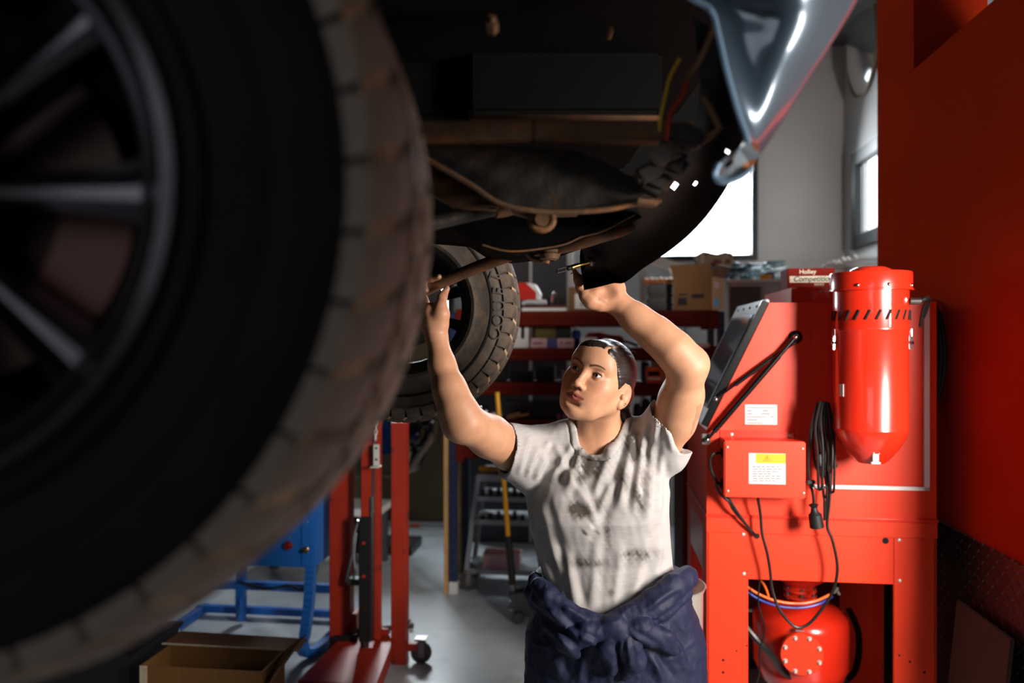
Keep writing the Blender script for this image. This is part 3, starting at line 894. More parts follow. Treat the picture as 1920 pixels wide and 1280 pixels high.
for k in range(14):
    a = -1.75 + k * .27
    p0 = on_can(a - .06, 600, .0003); p1 = on_can(a + .06, 583, .0003)
    MB().tube([p0, p0.lerp(p1, .5), p1], .0042, 6).build('vent_slot', m_hole, cn)
for a, y in ((-.62, 538), (.93, 538), (.1, 538)):
    MB().sphere(on_can(a, 538, KR * .09), .006, 10, 6).build('lid_screw', m_chrome, cn, smooth=True)


def latch(ang, y0, y1, name='toggle_latch'):
    a = on_can(ang, y0, .006); c = on_can(ang, y1, .008); mid = a.lerp(c, .5)
    b = MB(); b.bar(a, c, .014, .006, .001)
    t = Vector((math.cos(ang), math.sin(ang), 0)) * .009
    b.tube([a + t, a + t + Vector((0, 0, .022)), a - t + Vector((0, 0, .022)), a - t], .0018, 6)
    b.sphere(mid, (.009, .009, .008), 8, 6)
    b.build(name, m_chrome, cn)


latch(-1.45, 630, 655); latch(1.42, 630, 655)
a = cf(1641, 856, KO + KR * .62)
b = MB(); b.bx(a.x - .009, a.x + .009, a.y - .008, a.y + .01, a.z - .022, a.z + .012, .002); b.tube([a + Vector((-.008, -.008, .01)), a + Vector((-.006, -.012, .026)), a + Vector((.008, -.012, .026)), a + Vector((.009, -.008, .01))], .0022, 6)
b.cyl(a + Vector((-.014, -.004, -.02)), a + Vector((.014, -.004, -.02)), .004, 8); b.build('bottom_latch', m_zinc, cn)
sk = on_can(-1.15, 730, .0012); o = MB().box(sk, (.018, .002, .04), Euler((0, 0, -1.15))).build('canister_sticker', m_label, cn)
b = MB(); b.box(on_can(.72, 565, .002), (.011, .003, .011), Euler((0, PI / 4, .72))); b.build('diamond_sticker', m_label, cn)
gl = on_can(1.0, 567, .004); MB().cyl(gl, gl + Vector((.03, -.008, 0)), .011, 14).build('cable_gland', m_steel, cn, smooth=True)
cable([gl + Vector((.03, -.008, 0)), gl + Vector((.045, -.005, .008)), gl + Vector((.06, .03, .002)), gl + Vector((.062, .06, -.03)), gl + Vector((.062, .08, -.08))], .006)
cable([gl + Vector((.03, .0, .004)), gl + Vector((.06, .02, .012)), gl + Vector((.08, .06, .0)), gl + Vector((.075, .09, -.05))], .006)
# bracket carrying the canister
MB().bx(kc.x - .05, kc.x + .05, kc.y + KR * .9, 0, z(700), z(660), .003).build('canister_bracket', m_red, cab)
MB().bx(kc.x - .05, kc.x + .05, kc.y + KR * .9, 0, z(600), z(570), .003).build('canister_bracket', m_red, cab)

# hopper neck and pressure tank under the body
TY = .30; tv = HV(1500, 1200, CV + TY); tx = tv.x - CU; zz = lambda y: HV(1500, y, CV + TY).z
TR = (HV(1590, 1200, CV + TY) - HV(1412, 1200, CV + TY)).length / 2
tank = MB().lathe([(0, zz(1300)), (TR * .5, zz(1292)), (TR * .85, zz(1268)), (TR, zz(1235)), (TR, zz(1160)), (TR * .96, zz(1148)), (TR * .8, zz(1137)), (TR * .5, zz(1129)), (.05, zz(1126)), (.05, zz(1116))], 48, 'Z', (tx, TY, 0)).build('pressure_tank', m_redc, cab, smooth=True)
MB().lathe([(.05, zz(1118)), (.062, zz(1117)), (.062, zz(1113)), (.045, zz(1112)), (.045, zz(1106)), (.062, zz(1105)), (.062, zz(1101)), (.05, zz(1100)), (.05, zz(1096)), (.13, zz(1070)), (.2, zz(1040))], 32, 'Z', (tx, TY, 0)).build('hopper_neck', m_red, tank, smooth=True)
for k in range(6):
    a = k * PI / 3 + .4
    MB().cyl((tx + .055 * math.cos(a), TY + .055 * math.sin(a), zz(1120)), (tx + .055 * math.cos(a), TY + .055 * math.sin(a), zz(1097)), .0055, 6).build('neck_bolt', m_steel, tank)
fo = TY - TR - .012
fc = HV(1502, 1224, CV + fo); fx = fc.x - CU; fz = fc.z; FR = .083
fr_ = (HV(1543, 1224, CV + fo) - HV(1461, 1224, CV + fo)).length / 2
MB().lathe([(0, -.016), (fr_ * .97, -.016), (fr_, -.013), (fr_, 0), (fr_ * .8, 0), (fr_ * .8, .06)], 48, 'Y', (fx, fo, fz)).build('inspection_flange', m_redm, tank, smooth=True)
for k in range(8):
    a = k * PI / 4 + PI / 8
    c0 = Vector((fx + fr_ * .84 * math.cos(a), fo - .016, fz + fr_ * .84 * math.sin(a)))
    MB().lathe([(0, -.010), (.005, -.009), (.0072, -.003), (.009, 0)], 10, 'Y', c0).build('flange_bolt', m_zinc, tank, smooth=True)
MB().bx(fx - .02, fx + .01, fo - .004, fo + .02, fz + fr_ + .004, fz + fr_ + .008).build('tank_step', m_chrome, tank)
b = MB(); v0 = HV(1440, 1280, CV + .12); b.cyl((v0.x - CU - .03, .12, v0.z - .02), (v0.x - CU + .06, .12, v0.z - .02), .012, 10); b.build('drain_valve', m_chrome, tank, smooth=True)


def cg(px, py, y):
    h = HV(px, py, CV + y); return Vector((h.x - CU, y, h.z))


cable([cg(1395, 1095, .1), cg(1420, 1112, .09), cg(1455, 1126, .08), cg(1495, 1131, .08), cg(1530, 1126, .09), cg(1560, 1112, .12)], .0052, 'orange_hose', m_orange)
cable([cg(1395, 1105, .1), cg(1425, 1124, .09), cg(1460, 1136, .08), cg(1500, 1139, .08), cg(1535, 1132, .09), cg(1560, 1118, .12)], .0052, 'blue_hose', m_bhose)
cable([cg(1415, 1080, .12), cg(1430, 1092, .1), cg(1438, 1108, .1), cg(1441, 1120, .1)], .0045, 'orange_hose', m_orange)
cable([cg(1425, 1085, .05), cg(1422, 1130, .05), cg(1434, 1180, .05), cg(1424, 1220, .05), cg(1424, 1260, .05), cg(1412, 1300, .05)], .003)
cable([cg(1395, 1170, .08), cg(1420, 1200, .06), cg(1448, 1228, .08), cg(1472, 1262, .14), cg(1540, 1290, .2), cg(1600, 1262, .3), cg(1610, 1190, .4), cg(1590, 1140, .45)], .012, 'air_hose')
b = MB(); c0 = cg(1566, 1106, .1); b.box(c0, (.012, .014, .03), Euler((0, .7, 0)), .003); b.box(c0 + Vector((.01, 0, -.008)), (.010, .014, .022), Euler((0, -.6, 0)), .003); b.build('hose_tee', m_steel, cab)
# carton standing on the lamp housing
m_holley = mat('carton_red', '7a1a10', 0.7, 0, 0.05, 6, spec=0.1)
hz = lz
h0 = HV(1477, 540, CV + .2); h1 = HV(1566, 502, CV + .2)
e = thing('parts_carton', 'dark red carton with white and green lettering on top of the red cabinet', 'box', (0, 0, 0)); e.location = RM(h0.x, CV + .2, hz)
bw = h1.x - h0.x; bh = h1.z - hz
MB().bx(0, bw, 0, .12, 0, bh, .002).build('carton_body', m_holley, e)


def word(t, size, x, zq, m, par, nm='lettering', shear=0.0, bold=0.0, y=-.0006, ex=.0004):
    o = textmesh(t, size, m, nm, ex, shear, bold); o.parent = par; o.location = (x, y, zq); o.rotation_euler = (PI / 2, 0, 0); return o


m_cream = mat('print_cream', 'd8d0b8', 0.5, 0, 0, 5); m_green = mat('print_green', '1c3a30', 0.5, 0, 0, 5)
MB().bx(bw * .04, bw * 1.0, -.0005, 0, bh * .30, bh * .62).build('print_band', m_cream, e)
word('Holley', bh * .30, bw * .42, bh * .82, m_cream, e, bold=.0004, y=-.0012)
word('Competition', bh * .36, bw * .53, bh * .47, m_green, e, shear=.25, bold=.0006, y=-.001)
word('SERIES', bh * .17, bw * .66, bh * .20, m_cream, e)
# ================================================================ the racking along the back
m_beam = mat('beam_red', '5e1404', 0.6, 0, 0.12, 5, 0.05, 80, spec=0.15)
m_post = mat('post_blue', '14264a', 0.45, 0, 0.1, 6)
m_board = mat('shelf_board', '4a3a2c', 0.7, 0, 0.2, 5, 0.1, 40)
m_ply = mat('plywood_edge', 'b08a58', 0.6, 0, 0.15, 10)
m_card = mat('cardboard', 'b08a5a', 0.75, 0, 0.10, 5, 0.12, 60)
m_cardd = mat('cardboard_dark', '7a5432', 0.78, 0, 0.12, 5, 0.12, 60)
m_dk = mat('dark_plastic', '161618', 0.4, 0, 0.2, 10)
m_dkgrey = mat('dark_grey_board', '3c3e42', 0.6, 0, 0.06, 4)
m_grey = mat('grey_metal_paint', '9aa09e', 0.45, 0.1, 0.06, 5)
m_lgrey = mat('light_grey_paint', 'c8cac8', 0.45, 0, 0.05, 5)
m_wht = mat('white_plastic', 'e6e6e4', 0.45, 0, 0.04, 8)
m_redp = mat('red_plastic', 'c4271c', 0.35, 0, 0.06, 8)
m_orgp = mat('orange_plastic', 'e85a12', 0.35, 0, 0.06, 8)
m_yelp = mat('yellow_paint', 'e0a008', 0.42, 0, 0.10, 12, second='8a6a1a', smin=0.6, smax=0.72)
m_bluep = mat('blue_plastic', '1c3c8c', 0.4, 0, 0.08, 8)
m_pink = mat('pink_print', 'cba6a4', 0.55, 0, 0.05, 10)
m_purple = mat('purple_print', '47407c', 0.55, 0, 0.1, 10)
m_wood = mat('wood_handle', 'b58a52', 0.5, 0, 0.2, 18, stretch=(1, 8, 8))
m_cloth = mat('grey_rag', 'c3c8cc', 0.85, 0, 0.1, 10, 0.2, 120)
m_copper = mat('copper_rag', 'c07a48', 0.7, 0, 0.25, 14, 0.3, 60)
m_brownpan = mat('brown_panel', '6a5a40', 0.55, 0, 0.08, 3)
m_gun = mat('gunmetal', '55585a', 0.35, 0.8, 0.15, 8)

SV = 4.66; SD = .46
sl_ = HV(843, 1113, SV).x; sr_ = HV(1352, 600, SV).x
rack = thing('shelf_rack', 'heavy shelf rack with red beams and blue posts behind the woman', 'shelf', (sl_, SV, 0))
RWd = sr_ - sl_
zt_ = lambda y: HV(1000, y, SV).z
for x in (0, RWd):
    for y in (0, SD - .05):
        p_ = MB(); p_.bx(x - .02 if x else 0, x + .02 if x else .045, y, y + .05, 0, zt_(585) + .0, .003)
        po = p_.build('post', m_post, rack)
        if y == 0:
            for k in range(22):
                zz_ = .12 + k * .075
                MB().cyl((x + (.022 if x == 0 else 0), -.0015, zz_), (x + (.022 if x == 0 else 0), .001, zz_), .007, 8).build('post_hole', m_hole, po)
MB().bx(-.004, .05, -.006, .056, 0, .075, .002).build('post_foot', m_lgrey, rack)
levels = [(583, 611), (652, 676), (717, 741), (787, 806), (838, 862)]
LZ = []
for (a, c) in levels:
    za_, zc_ = zt_(a), zt_(c); LZ.append(za_)
    for y in (0, SD - .045):
        q = MB()
        q.prism([(y, za_), (y + .045, za_), (y + .045, zc_), (y + .012, zc_), (y, zc_ + .012), (y - .0, zc_ + .03), (y + .006, zc_ + (za_ - zc_) * .55), (y, za_ - .02)], .045, RWd - .02, 'X')
        be = q.build('beam', m_beam, rack)
        for x in (.045, RWd - .06):
            MB().bx(x - .006, x + .045, y - .008, y + .03, zc_ - .02, za_ + .014, .003).build('beam_bracket', m_beam, be)
    nb = 4
    for k in range(nb):
        x0 = .03 + (RWd - .06) * k / nb
        MB().bx(x0 + .002, x0 + (RWd - .06) / nb - .002, .046, SD - .046, za_ - .022, za_ - .004, .002).build('shelf_board', m_board, rack)
one('plywood_sheet', MB().bx(-.012, .012, 0, .75, 0, 1.30), m_ply, 'upright plywood sheet edge-on beside the blue shelf post', 'board', (sl_ - .021, SV - .02, 0))


def onshelf(px0, px1, py_top, lev, dv_=.08):
    """room u-range, base z and height of something seen on a rack level"""
    v = SV + dv_
    a = HV(px0, py_top, v); c = HV(px1, py_top, v)
    return a.x, c.x - a.x, LZ[lev], max(.01, a.z - LZ[lev]), v


def carton(name, label, px0, px1, py, lev, m, dv_=.08, dep=.25, rot=0.0, cat='box', bev=.004):
    u, w, z0, h, v = onshelf(px0, px1, py, lev, dv_)
    e = thing(name, label, cat, (u, v, z0), rot)
    MB().bx(0, w, 0, dep, 0, h, bev).build('body', m, e)
    return e, w, h


# ---- top level
u, w, z0, h, v = onshelf(978, 1062, 575, 0, .03)
one('white_binder', MB().bx(0, w, 0, .22, 0, .022, .004), m_wht, 'flat white binder lying on the top shelf under a dark red folder', 'binder', (u, v, z0), .02)
one('dark_red_folder', MB().bx(0, w * .97, 0, .2, 0, .016, .003), mat('folder_red', '5a1c1c', 0.5), 'thin dark red folder lying on the white binder', 'folder', (u, v + .005, z0 + .0225), -.02)
b = MB(); hz_ = z0 + .04
for i in range(5):
    b.tube(spline([(.0, .02 + i * .03, .012 + .004 * i), (.04, .02 + i * .03, .022), (.10, .03 + i * .028, .018 + .01 * math.sin(i)), (.15, .03 + i * .03, .02)], 5), .014, 8)
one('folded_rag', b, m_cloth, 'pale grey folded rag on the folder below the red case', 'rag', (u + .0, v + .01, hz_), 0, smooth=True)
e = thing('red_case', 'small red and white plastic case at the end of the top shelf', 'case', (u - .03, v + .02, hz_ + .035))
MB().prism([(0, 0), (.135, 0), (.145, .04), (.115, .095), (.02, .11), (0, .1)], 0, .14).build('case_body', m_redp, e)
MB().prism([(.055, .108), (.115, .097), (.147, .04), (.139, .0), (.12, .0), (.122, .045)], -.004, .144).build('white_cover', m_wht, e)
q = HV(1034, 572, v)
b = MB(); b.tube([(0, 0, 0), (.004, 0, .05), (.014, 0, .078), (.026, 0, .07), (.03, 0, .03), (.036, 0, 0)], .006, 8); b.bx(-.008, .045, -.012, .012, -.002, .012, .003); b.bx(.014, .04, -.008, .008, .012, .04, .003)
one('chrome_clamp', b, m_chrome, 'little chrome clamp standing on the folder on the top shelf', 'clamp', (q.x, v + .03, z0 + .041), 0, smooth=True)
e, w, h = carton('labelled_carton', 'brown cardboard carton with a white label behind her raised wrist', 1066, 1150, 538, 0, m_cardd, .05, .22)
MB().bx(w * .14, w * .62, -.0012, 0, h * .10, h * .72).build('paper_label', m_wht, e)
for k in range(2): MB().bx(w * .26, w * .42, -.0018, -.001, h * (.22 + .1 * k), h * (.27 + .1 * k)).build('print_line', m_ink, e)
u, w, z0, h, v = onshelf(1214, 1264, 532, 0, .12)
for k in range(6):
    o = one('black_tray', MB().bx(0, w, 0, .2, 0, h / 6 * .94, .012), m_dk, ['lowest', 'second lowest', 'third lowest', 'third highest', 'second highest', 'topmost'][k] + ' black tray of the stack beside the open carton', 'tray', (u + .004 * (k % 2), v, z0 + h / 6 * k), .02 * (k % 3), 'black trays stacked on the top shelf')
b = MB()
for i in range(7):
    b.tube(spline([(-.01 + .03 * i, 0, .01), (.0 + .03 * i, .06, .02 + .006 * (i % 2)), (.01 + .03 * i, .14, .012)], 4), .017, 7)
one('copper_rag', b, m_copper, 'crumpled copper-brown rag on top of the black trays', 'rag', (u, v + .02, z0 + h + .008), 0, smooth=True)
# the open tilted carton
u, w, z0, h, v = onshelf(1257, 1358, 530, 0, .0)
e = thing('open_carton', 'open tan cardboard carton with raised flaps on the top shelf corner', 'box', (u + .02, v + .02, z0), -.55)
cw_, cd_, ch_ = .25, .19, .20
for nm, q in (('front_panel', (0, cw_, 0, .004, 0, ch_)), ('back_panel', (0, cw_, cd_ - .004, cd_, 0, ch_)), ('side_panel', (0, .004, .004, cd_ - .004, 0, ch_)), ('side_panel', (cw_ - .004, cw_, .004, cd_ - .004, 0, ch_)), ('base_panel', (.004, cw_ - .004, .004, cd_ - .004, 0, .004))):
    MB().bx(*q).build(nm, m_card, e)
f = MB().box((cw_ / 2, -.02, ch_ + .035), (cw_, .004, .09), Euler((.55, 0, 0))).build('flap', m_card, e)
f = MB().box((cw_ / 2, cd_ + .03, ch_ + .03), (cw_, .004, .09), Euler((-.8, 0, 0))).build('flap', m_card, e)
f = MB().box((cw_ + .02, cd_ / 2, ch_ + .03), (.004, cd_, .08), Euler((0, .6, 0))).build('flap', m_cardd, e)
f = MB().box((-.02, cd_ / 2, ch_ + .03), (.004, cd_, .08), Euler((0, -.6, 0))).build('flap', m_card, e)
for (x0, x1, z0_, z1_) in ((.03, .09, .03, .075), (.03, .09, .09, .1), (.12, .2, .07, .095)):
    MB().bx(x0, x1, -.001, 0, z0_, z1_).build('print_mark', m_ink, e)
MB().bx(cw_, cw_ + .001, .03, .1, .13, .17).build('pink_sticker', m_pink, e)
MB().bx(cw_, cw_ + .001, .03, .1, .02, .07).build('blue_sticker', mat('sticker_blue', '3a9cc8', 0.5), e)

# ---- second level
u, w, z0, h, v = onshelf(962, 996, 612, 1, .05)
b = MB(); b.bx(0, w, 0, .06, 0, h * .42, .004); b.bx(w * .35, w * .58, .01, .05, h * .4, h * .95, .003); b.bx(w * .78, w, .01, .05, h * .4, h * .95, .003)
one('white_bracket', b, m_wht, 'white forked plastic bracket at the end of the second shelf', 'bracket', (u - .02, v, z0))
carton('brown_tin', 'dark yellowish tin on the second shelf behind the printed box', 1003, 1042, 612, 1, mat('tin_ochre', '6a5a1e', 0.45), .2, .12, 0, 'tin')
e, w, h = carton('printed_box', 'long pale pink printed box on the second shelf', 995, 1076, 634, 1, m_pink, .04, .12)
MB().bx(w * .38, w * .62, -.001, 0, 0, h).build('purple_band', m_purple, e)
for a, c in ((.06, .28), (.68, .75), (.8, .95)): MB().bx(w * a, w * c, -.001, 0, h * .4, h * .6).build('print_mark', mat('print_mauve', '8a5a6c', 0.5), e)
carton('black_canister_box', 'black box with a pale cap on the second shelf', 1042, 1070, 612, 1, m_dk, .2, .1)
u, w, z0, h, v = onshelf(1072, 1090, 606, 1, .14)
e = thing('blue_spray_can', 'blue can with white cap on the second shelf', 'can', (u, v, z0))
MB().lathe([(0, 0), (.026, 0), (.028, .01), (.028, .1), (.018, .115), (0, .115)], 18, 'Z', (.03, .03, 0)).build('can_body', m_bluep, e, smooth=True)
MB().lathe([(.014, .115), (.014, .14), (.01, .145), (0, .145)], 14, 'Z', (.03, .03, 0)).build('cap', m_wht, e, smooth=True)
u, w, z0, h, v = onshelf(1098, 1132, 612, 1, .25)
b = MB(); b.bx(0, w, 0, .1, 0, .09, .008); b.bx(w * .1, w * .9, .03, .06, .09, .1, .004)
one('red_toolbox', b, m_redp, 'bright red box at the back of the second shelf above her hair', 'box', (u, v, z0))
carton('white_paper_pack', 'white paper pack on the second shelf just above her hair', 1087, 1120, 632, 1, m_wht, .03, .1)
b = MB(); u, w, z0, h, v = onshelf(1135, 1200, 636, 1, .06)
b.tube(spline([(0, 0, .01), (.05, .02, .035), (.12, .02, .04), (.2, .0, .014)], 6), .008, 8)
one('black_hose', b, m_rubberblk, 'curved black hose lying on the second shelf behind her head', 'hose', (u, v, z0), 0, smooth=True)
u, w, z0, h, v = onshelf(1120, 1150, 612, 1, .2)
b = MB(); b.tube([(0, 0, .09), (.08, 0, .07), (.15, 0, .06)], [.012, .012, .018], 8); b.bx(.13, .17, -.02, .02, 0, .07, .006)
one('red_grip_tool', b, m_redp, 'red handled hand tool on the second shelf beside her forearm', 'tool', (u, v, z0), 0, smooth=True)
u, w, z0, h, v = onshelf(1300, 1320, 640, 1, .02)
one('white_tray', MB().bx(-.06, .1, 0, .12, 0, .03, .006), m_wht, 'white tray on the second shelf right of her elbow', 'tray', (u, v, z0))

# ---- third level
u, w, z0, h, v = onshelf(1048, 1064, 678, 2, .05)
b = MB().lathe([(.026, 0), (.022, .006), (.010, .028), (.007, .05), (.005, .075), (.0, .078)], 16, 'Z', (.025, .025, 0))
b.lathe([(0, 0), (.026, 0)], 16, 'Z', (.025, .025, 0))
one('white_funnel', b, m_lgrey, 'small pale funnel upside down on the third shelf', 'funnel', (u, v, LZ[2] + .0), 0, smooth=True)
e, w, h = carton('orange_tool_case', 'orange plastic tool case on the third shelf under her forearm', 1211, 1241, 688, 2, m_orgp, .03, .1)
MB().bx(w * .15, w * .85, -.001, 0, h * .45, h * .75).build('dark_slot', m_hole, e); MB().bx(w * .1, w * .9, -.004, 0, h * .2, h * .36, .001).build('latch', m_wht, e)
carton('cream_carton', 'small cream carton behind the orange case on the third shelf', 1222, 1250, 672, 2, mat('cream_card', 'd8c8a0', 0.6), .16, .08)
u, w, z0, h, v = onshelf(1204, 1218, 672, 2, .16)
one('blue_tin', MB().lathe([(0, 0), (.022, 0), (.024, .006), (.024, .12), (.02, .126), (0, .126)], 16, 'Z', (.02, .02, 0)), m_bluep, 'blue tin beside the cream carton on the third shelf', 'tin', (u, v, z0), 0, smooth=True)
for i, (x0, x1, y) in enumerate(((905, 950, 690), (955, 1000, 695), (1005, 1040, 686), (1085, 1120, 690), (1250, 1290, 690))):
    e, w, h = carton('dark_parts_bin', 'black parts bin, ' + ['first', 'second', 'third', 'fourth', 'fifth'][i] + ' from the left on the third shelf', x0, x1, y, 2, m_dk, .22, .14)
    e['group'] = 'black parts bins on the third shelf'

# ---- fourth level
u, w, z0, h, v = onshelf(896, 920, 748, 3, .06)
one('chrome_ball_lamp', MB().sphere((.04, .04, .04), .04).lathe([(.02, 0), (.03, .0), (.026, .012)], 14, 'Z', (.04, .04, 0)), m_chrome, 'round chrome lamp on the fourth shelf beside the yellow jack handle', 'lamp', (u, v, z0), 0, smooth=True)
e, w, h = carton('clear_parts_tray', 'long grey clear-fronted parts tray on the fourth shelf', 940, 1062, 752, 3, mat('smoke_plastic', '4c5254', 0.15, 0, .05, 5), .2, .15)
q = HV(957, 771, SV + .06); b = MB()
b.tube([(0, 0, .0), (.07, .0, .006), (.12, 0, .016)], [.012, .009, .011], 10); b.box((.02, 0, .004), (.03, .028, .09), Euler((0, 1.3, 0)), .004)
one('wooden_mallet', b, m_wood, 'little mallet with a wooden handle on the fourth shelf', 'mallet', (q.x, SV + .06, LZ[3] + .014), 0, smooth=True)
for i in range(3):
    q = HV(1047 + i * 11, 780, SV + .03)
    one('pink_bottle', MB().lathe([(0, 0), (.012, 0), (.013, .004), (.013, .03), (.006, .036), (.006, .042), (0, .042)], 12, 'Z'), mat('pink_plastic', 'b05a80', 0.4), 'tiny pink bottle on the fourth shelf, ' + ['left', 'middle', 'right'][i] + ' of the three', 'bottle', (q.x, SV + .04, LZ[3]), 0, 'pink bottles on the fourth shelf', True)
for i in range(5):
    q = HV(1195 + i * 16, 745, SV + .1)
    h_ = .08 + .03 * ((i * 7) % 3)
    one('dark_jar', MB().lathe([(0, 0), (.024, 0), (.026, .006), (.026, h_), (.018, h_ + .01), (.018, h_ + .022), (0, h_ + .022)], 14, 'Z'), m_dk, 'dark jar on the fourth shelf, ' + ['first', 'second', 'third', 'fourth', 'fifth'][i] + ' counted from her cheek', 'jar', (q.x, SV + .1, LZ[3]), 0, 'dark jars on the fourth shelf', True)

# ================================================================ behind and above the rack
gz = HV(1420, 523, SV + .62)
u0 = HV(1366, 523, SV + .5).x; u1 = HV(1490, 523, SV + .5).x
e = thing('grey_metal_cabinet', 'pale grey metal cupboard behind the carton under the window', 'cupboard', (u0, SV + .5, 0)); gh = HV(1420, 523, SV + .5).z
MB().bx(0, u1 - u0, 0, .45, 0, gh - .02, .004).build('carcass', m_grey, e); MB().bx(-.01, u1 - u0 + .03, -.015, .46, gh - .02, gh, .003).build('top', m_lgrey, e)
dw = (u1 - u0) / 2
for k in range(2):
    d_ = MB().bx(.01 + dw * k, dw * (k + 1) - .006, -.012, 0, .08, gh - .05, .003).build('door', m_grey if k else m_dkgrey, e)
    MB().bx(dw * k + (dw - .04 if k == 0 else .03), dw * k + (dw - .03 if k == 0 else .04), -.03, -.012, gh * .5, gh * .5 + .12, .003).build('handle', m_steel, d_)
# tangle of cables on top of it
cols = [m_bhose, mat('teal_cable', '1f6a66', 0.4), mat('green_cable', '1c6a30', 0.4), mat('slate_cable', '27405a', 0.4), mat('clear_wrap', '9fc0c8', 0.2), mat('pale_cable', '8ab0b4', 0.4)]
rr = random.Random(11)
tang = [MB() for _ in range(6)]
for i in range(40):
    x = rr.uniform(-.30, .22); y = rr.uniform(.08, .34); zb_ = .012 + rr.uniform(0, .09) * (1 if x > -.15 else .5)
    pts = []; a0 = rr.uniform(0, 6.28); rad = rr.uniform(.03, .075); n_ = rr.randint(9, 14)
    for k in range(n_):
        a = a0 + k * .8
        pts.append(Vector((x + rad * math.cos(a) * 1.3 + .008 * k * rr.uniform(-1, 1), y + rad * math.sin(a) * .8, max(.006, zb_ + .014 * math.sin(a * 1.7) + .002 * k))))
    tang[i % 6].tube(spline(pts, 4), rr.choice([.004, .005, .007]), 6)
for i in range(6):
    o = one('cable_tangle', tang[i], cols[i], ['dark blue', 'teal green', 'leaf green', 'slate grey-blue', 'clear plastic', 'pale teal'][i] + ' loops in the tangle of cables under the window', 'cables', (u0 + .12, SV + .52, gh), 0, 'cable tangle on the grey cupboard', True); o['kind'] = 'stuff'
q = HV(1313, 500, SV + .6); q1 = HV(1376, 478, SV + .6)
e = thing('patterned_carton', 'pale patterned carton lying on the cable tangle against the bright window', 'box', (q.x, SV + .6, gh + .10), .12)
b = MB(); ww = q1.x - q.x
b.prism([(0, 0), (ww, 0), (ww * 1.0, .09), (ww * .75, .10), (ww * .5, .085), (ww * .1, .105), (-.02, .08)], 0, .12); b.build('body', mat('patterned_card', 'b0a890', 0.6, 0, .1, 10, second='8a4038', smin=.55, smax=.58), e)
MB().bx(0, .03, -.002, 0, .0, .09).build('end_band', m_cream, e)
for (px0, px1, y0, m_, nm, lab) in ((1440, 1456, 508, m_bluep, 'blue_packet', 'small dark blue packet at the corner of the grey cupboard'), (1427, 1448, 514, m_yel, 'yellow_packet', 'small yellow packet at the corner of the grey cupboard')):
    a = HV(px0, y0, SV + .5); c = HV(px1, y0, SV + .5)
    one(nm, MB().bx(0, c.x - a.x, 0, .05, 0, a.z - gh, .002), m_, lab, 'packet', (a.x, SV + (.5 if m_ is m_yel else .56), gh))
# white ledge leaning below the window, grey pier, dark board
a = HV(1208, 482, 5.6); c = HV(1282, 506, 5.6)
b = MB(); b.bar((0, 0, 0), (c.x - a.x, 0, c.z - a.z + .02), .06, .085, .004)
e = thing('white_tube_frame', 'white horizontal frame bar on a thin grey upright below the window', 'frame', (a.x, 5.6, 0))
b2 = MB().bar((0, 0, a.z), (c.x - a.x, 0, c.z), .05, .07, .004); b2.build('bar', m_wht, e)
MB().bx(-.03, .012, -.02, .02, 0, a.z + .02, .003).build('upright', m_lgrey, e); MB().bx(c.x - a.x - .01, c.x - a.x + .02, -.02, .02, 0, c.z + .05, .003).build('upright', m_lgrey, e)
a = HV(950, 470, 5.9); c = HV(1063, 600, 5.9)
e = thing('dark_display_board', 'dark grey upright board with white edge strips behind the top shelf', 'board', (a.x, 5.9, 0))
MB().bx(-.3, c.x - a.x, 0, .03, 0, 2.5).build('board', m_dkgrey, e)
x1 = HV(995, 500, 5.9).x - a.x; MB().bx(x1 - .012, x1 + .012, -.012, 0, 0, 2.5, .003).build('edge_strip', m_lgrey, e)
x1 = c.x - a.x; MB().bx(x1, x1 + .05, -.012, .03, 0, 2.5, .003).build('edge_strip', m_lgrey, e)
# brown panel with a row of holes at the back left
a = HV(700, 976, 6.4); c = HV(842, 976, 6.4)
e = thing('wooden_partition', 'brown upright panel with small dimples standing at the back left of the floor', 'panel', (a.x - .8, 6.4, 0))
MB().bx(0, c.x - a.x + .9, 0, .04, 0.02, 1.75, .004).build('panel', m_brownpan, e)
for k in range(4):
    q = HV(823, 792 + k * 12, 6.4); MB().cyl((q.x - a.x + .8, -.002, q.z), (q.x - a.x + .8, .001, q.z), .014, 12).build('dimple', mat('dimple_brown', '4a3e2c', .6), e)
MB().bx(0, c.x - a.x + .9, -.06, 0, 0, .02, .004).build('foot_strip', m_lgrey, e)
q = HV(770, 978, 6.3); one('orange_marker', MB().bx(0, .08, 0, .05, 0, .018, .003), m_orgp, 'orange marker lying at the foot of the brown panel', 'marker', (q.x, 6.28, 0))

# wall fittings at the right
q = HU(1645, 500, UR - .01)
e = thing('hook_rail', 'white wall rail with long chrome hooks over the canister', 'hooks', (UR - .02, 4.3, 0))
zr = HV(1600, 490, 4.9).z
MB().bx(-.02, .02, -.2, .8, zr - .10, zr + .1, .004).build('rail', m_wht, e)
tips = [(1546, 500), (1555, 495), (1565, 491), (1573, 490), (1582, 485), (1591, 484), (1604, 480)]
for k, (x, y) in enumerate(tips):
    vv = 4.42 + k * .11
    p0 = toroom(P(x, y, dv(x, vv))) ; t_ = Vector((p0.x - (UR - .02), p0.y - 4.3, p0.z))
    hk = MB().tube([(0, t_.y, t_.z - .02), (t_.x * .6, t_.y, t_.z - .012), (t_.x + .02, t_.y, t_.z - .01), (t_.x, t_.y, t_.z)], .004, 6).build('hook', m_steel, e, smooth=True)
    MB().tube([(t_.x + .012, t_.y, t_.z - .012), (t_.x - .006, t_.y, t_.z + .008)], .008, 8).build('hook_tip', m_wht, hk, smooth=True)
q = HU(1622, 85, UR)
e = thing('chrome_ornament', 'glossy rounded chrome shield hanging high on the grey side wall', 'ornament', (UR, q.y, q.z))
zz1 = HU(1622, 178, UR).z - q.z
b = MB(); n_ = 40; rows = 10; vs = []; fs = []
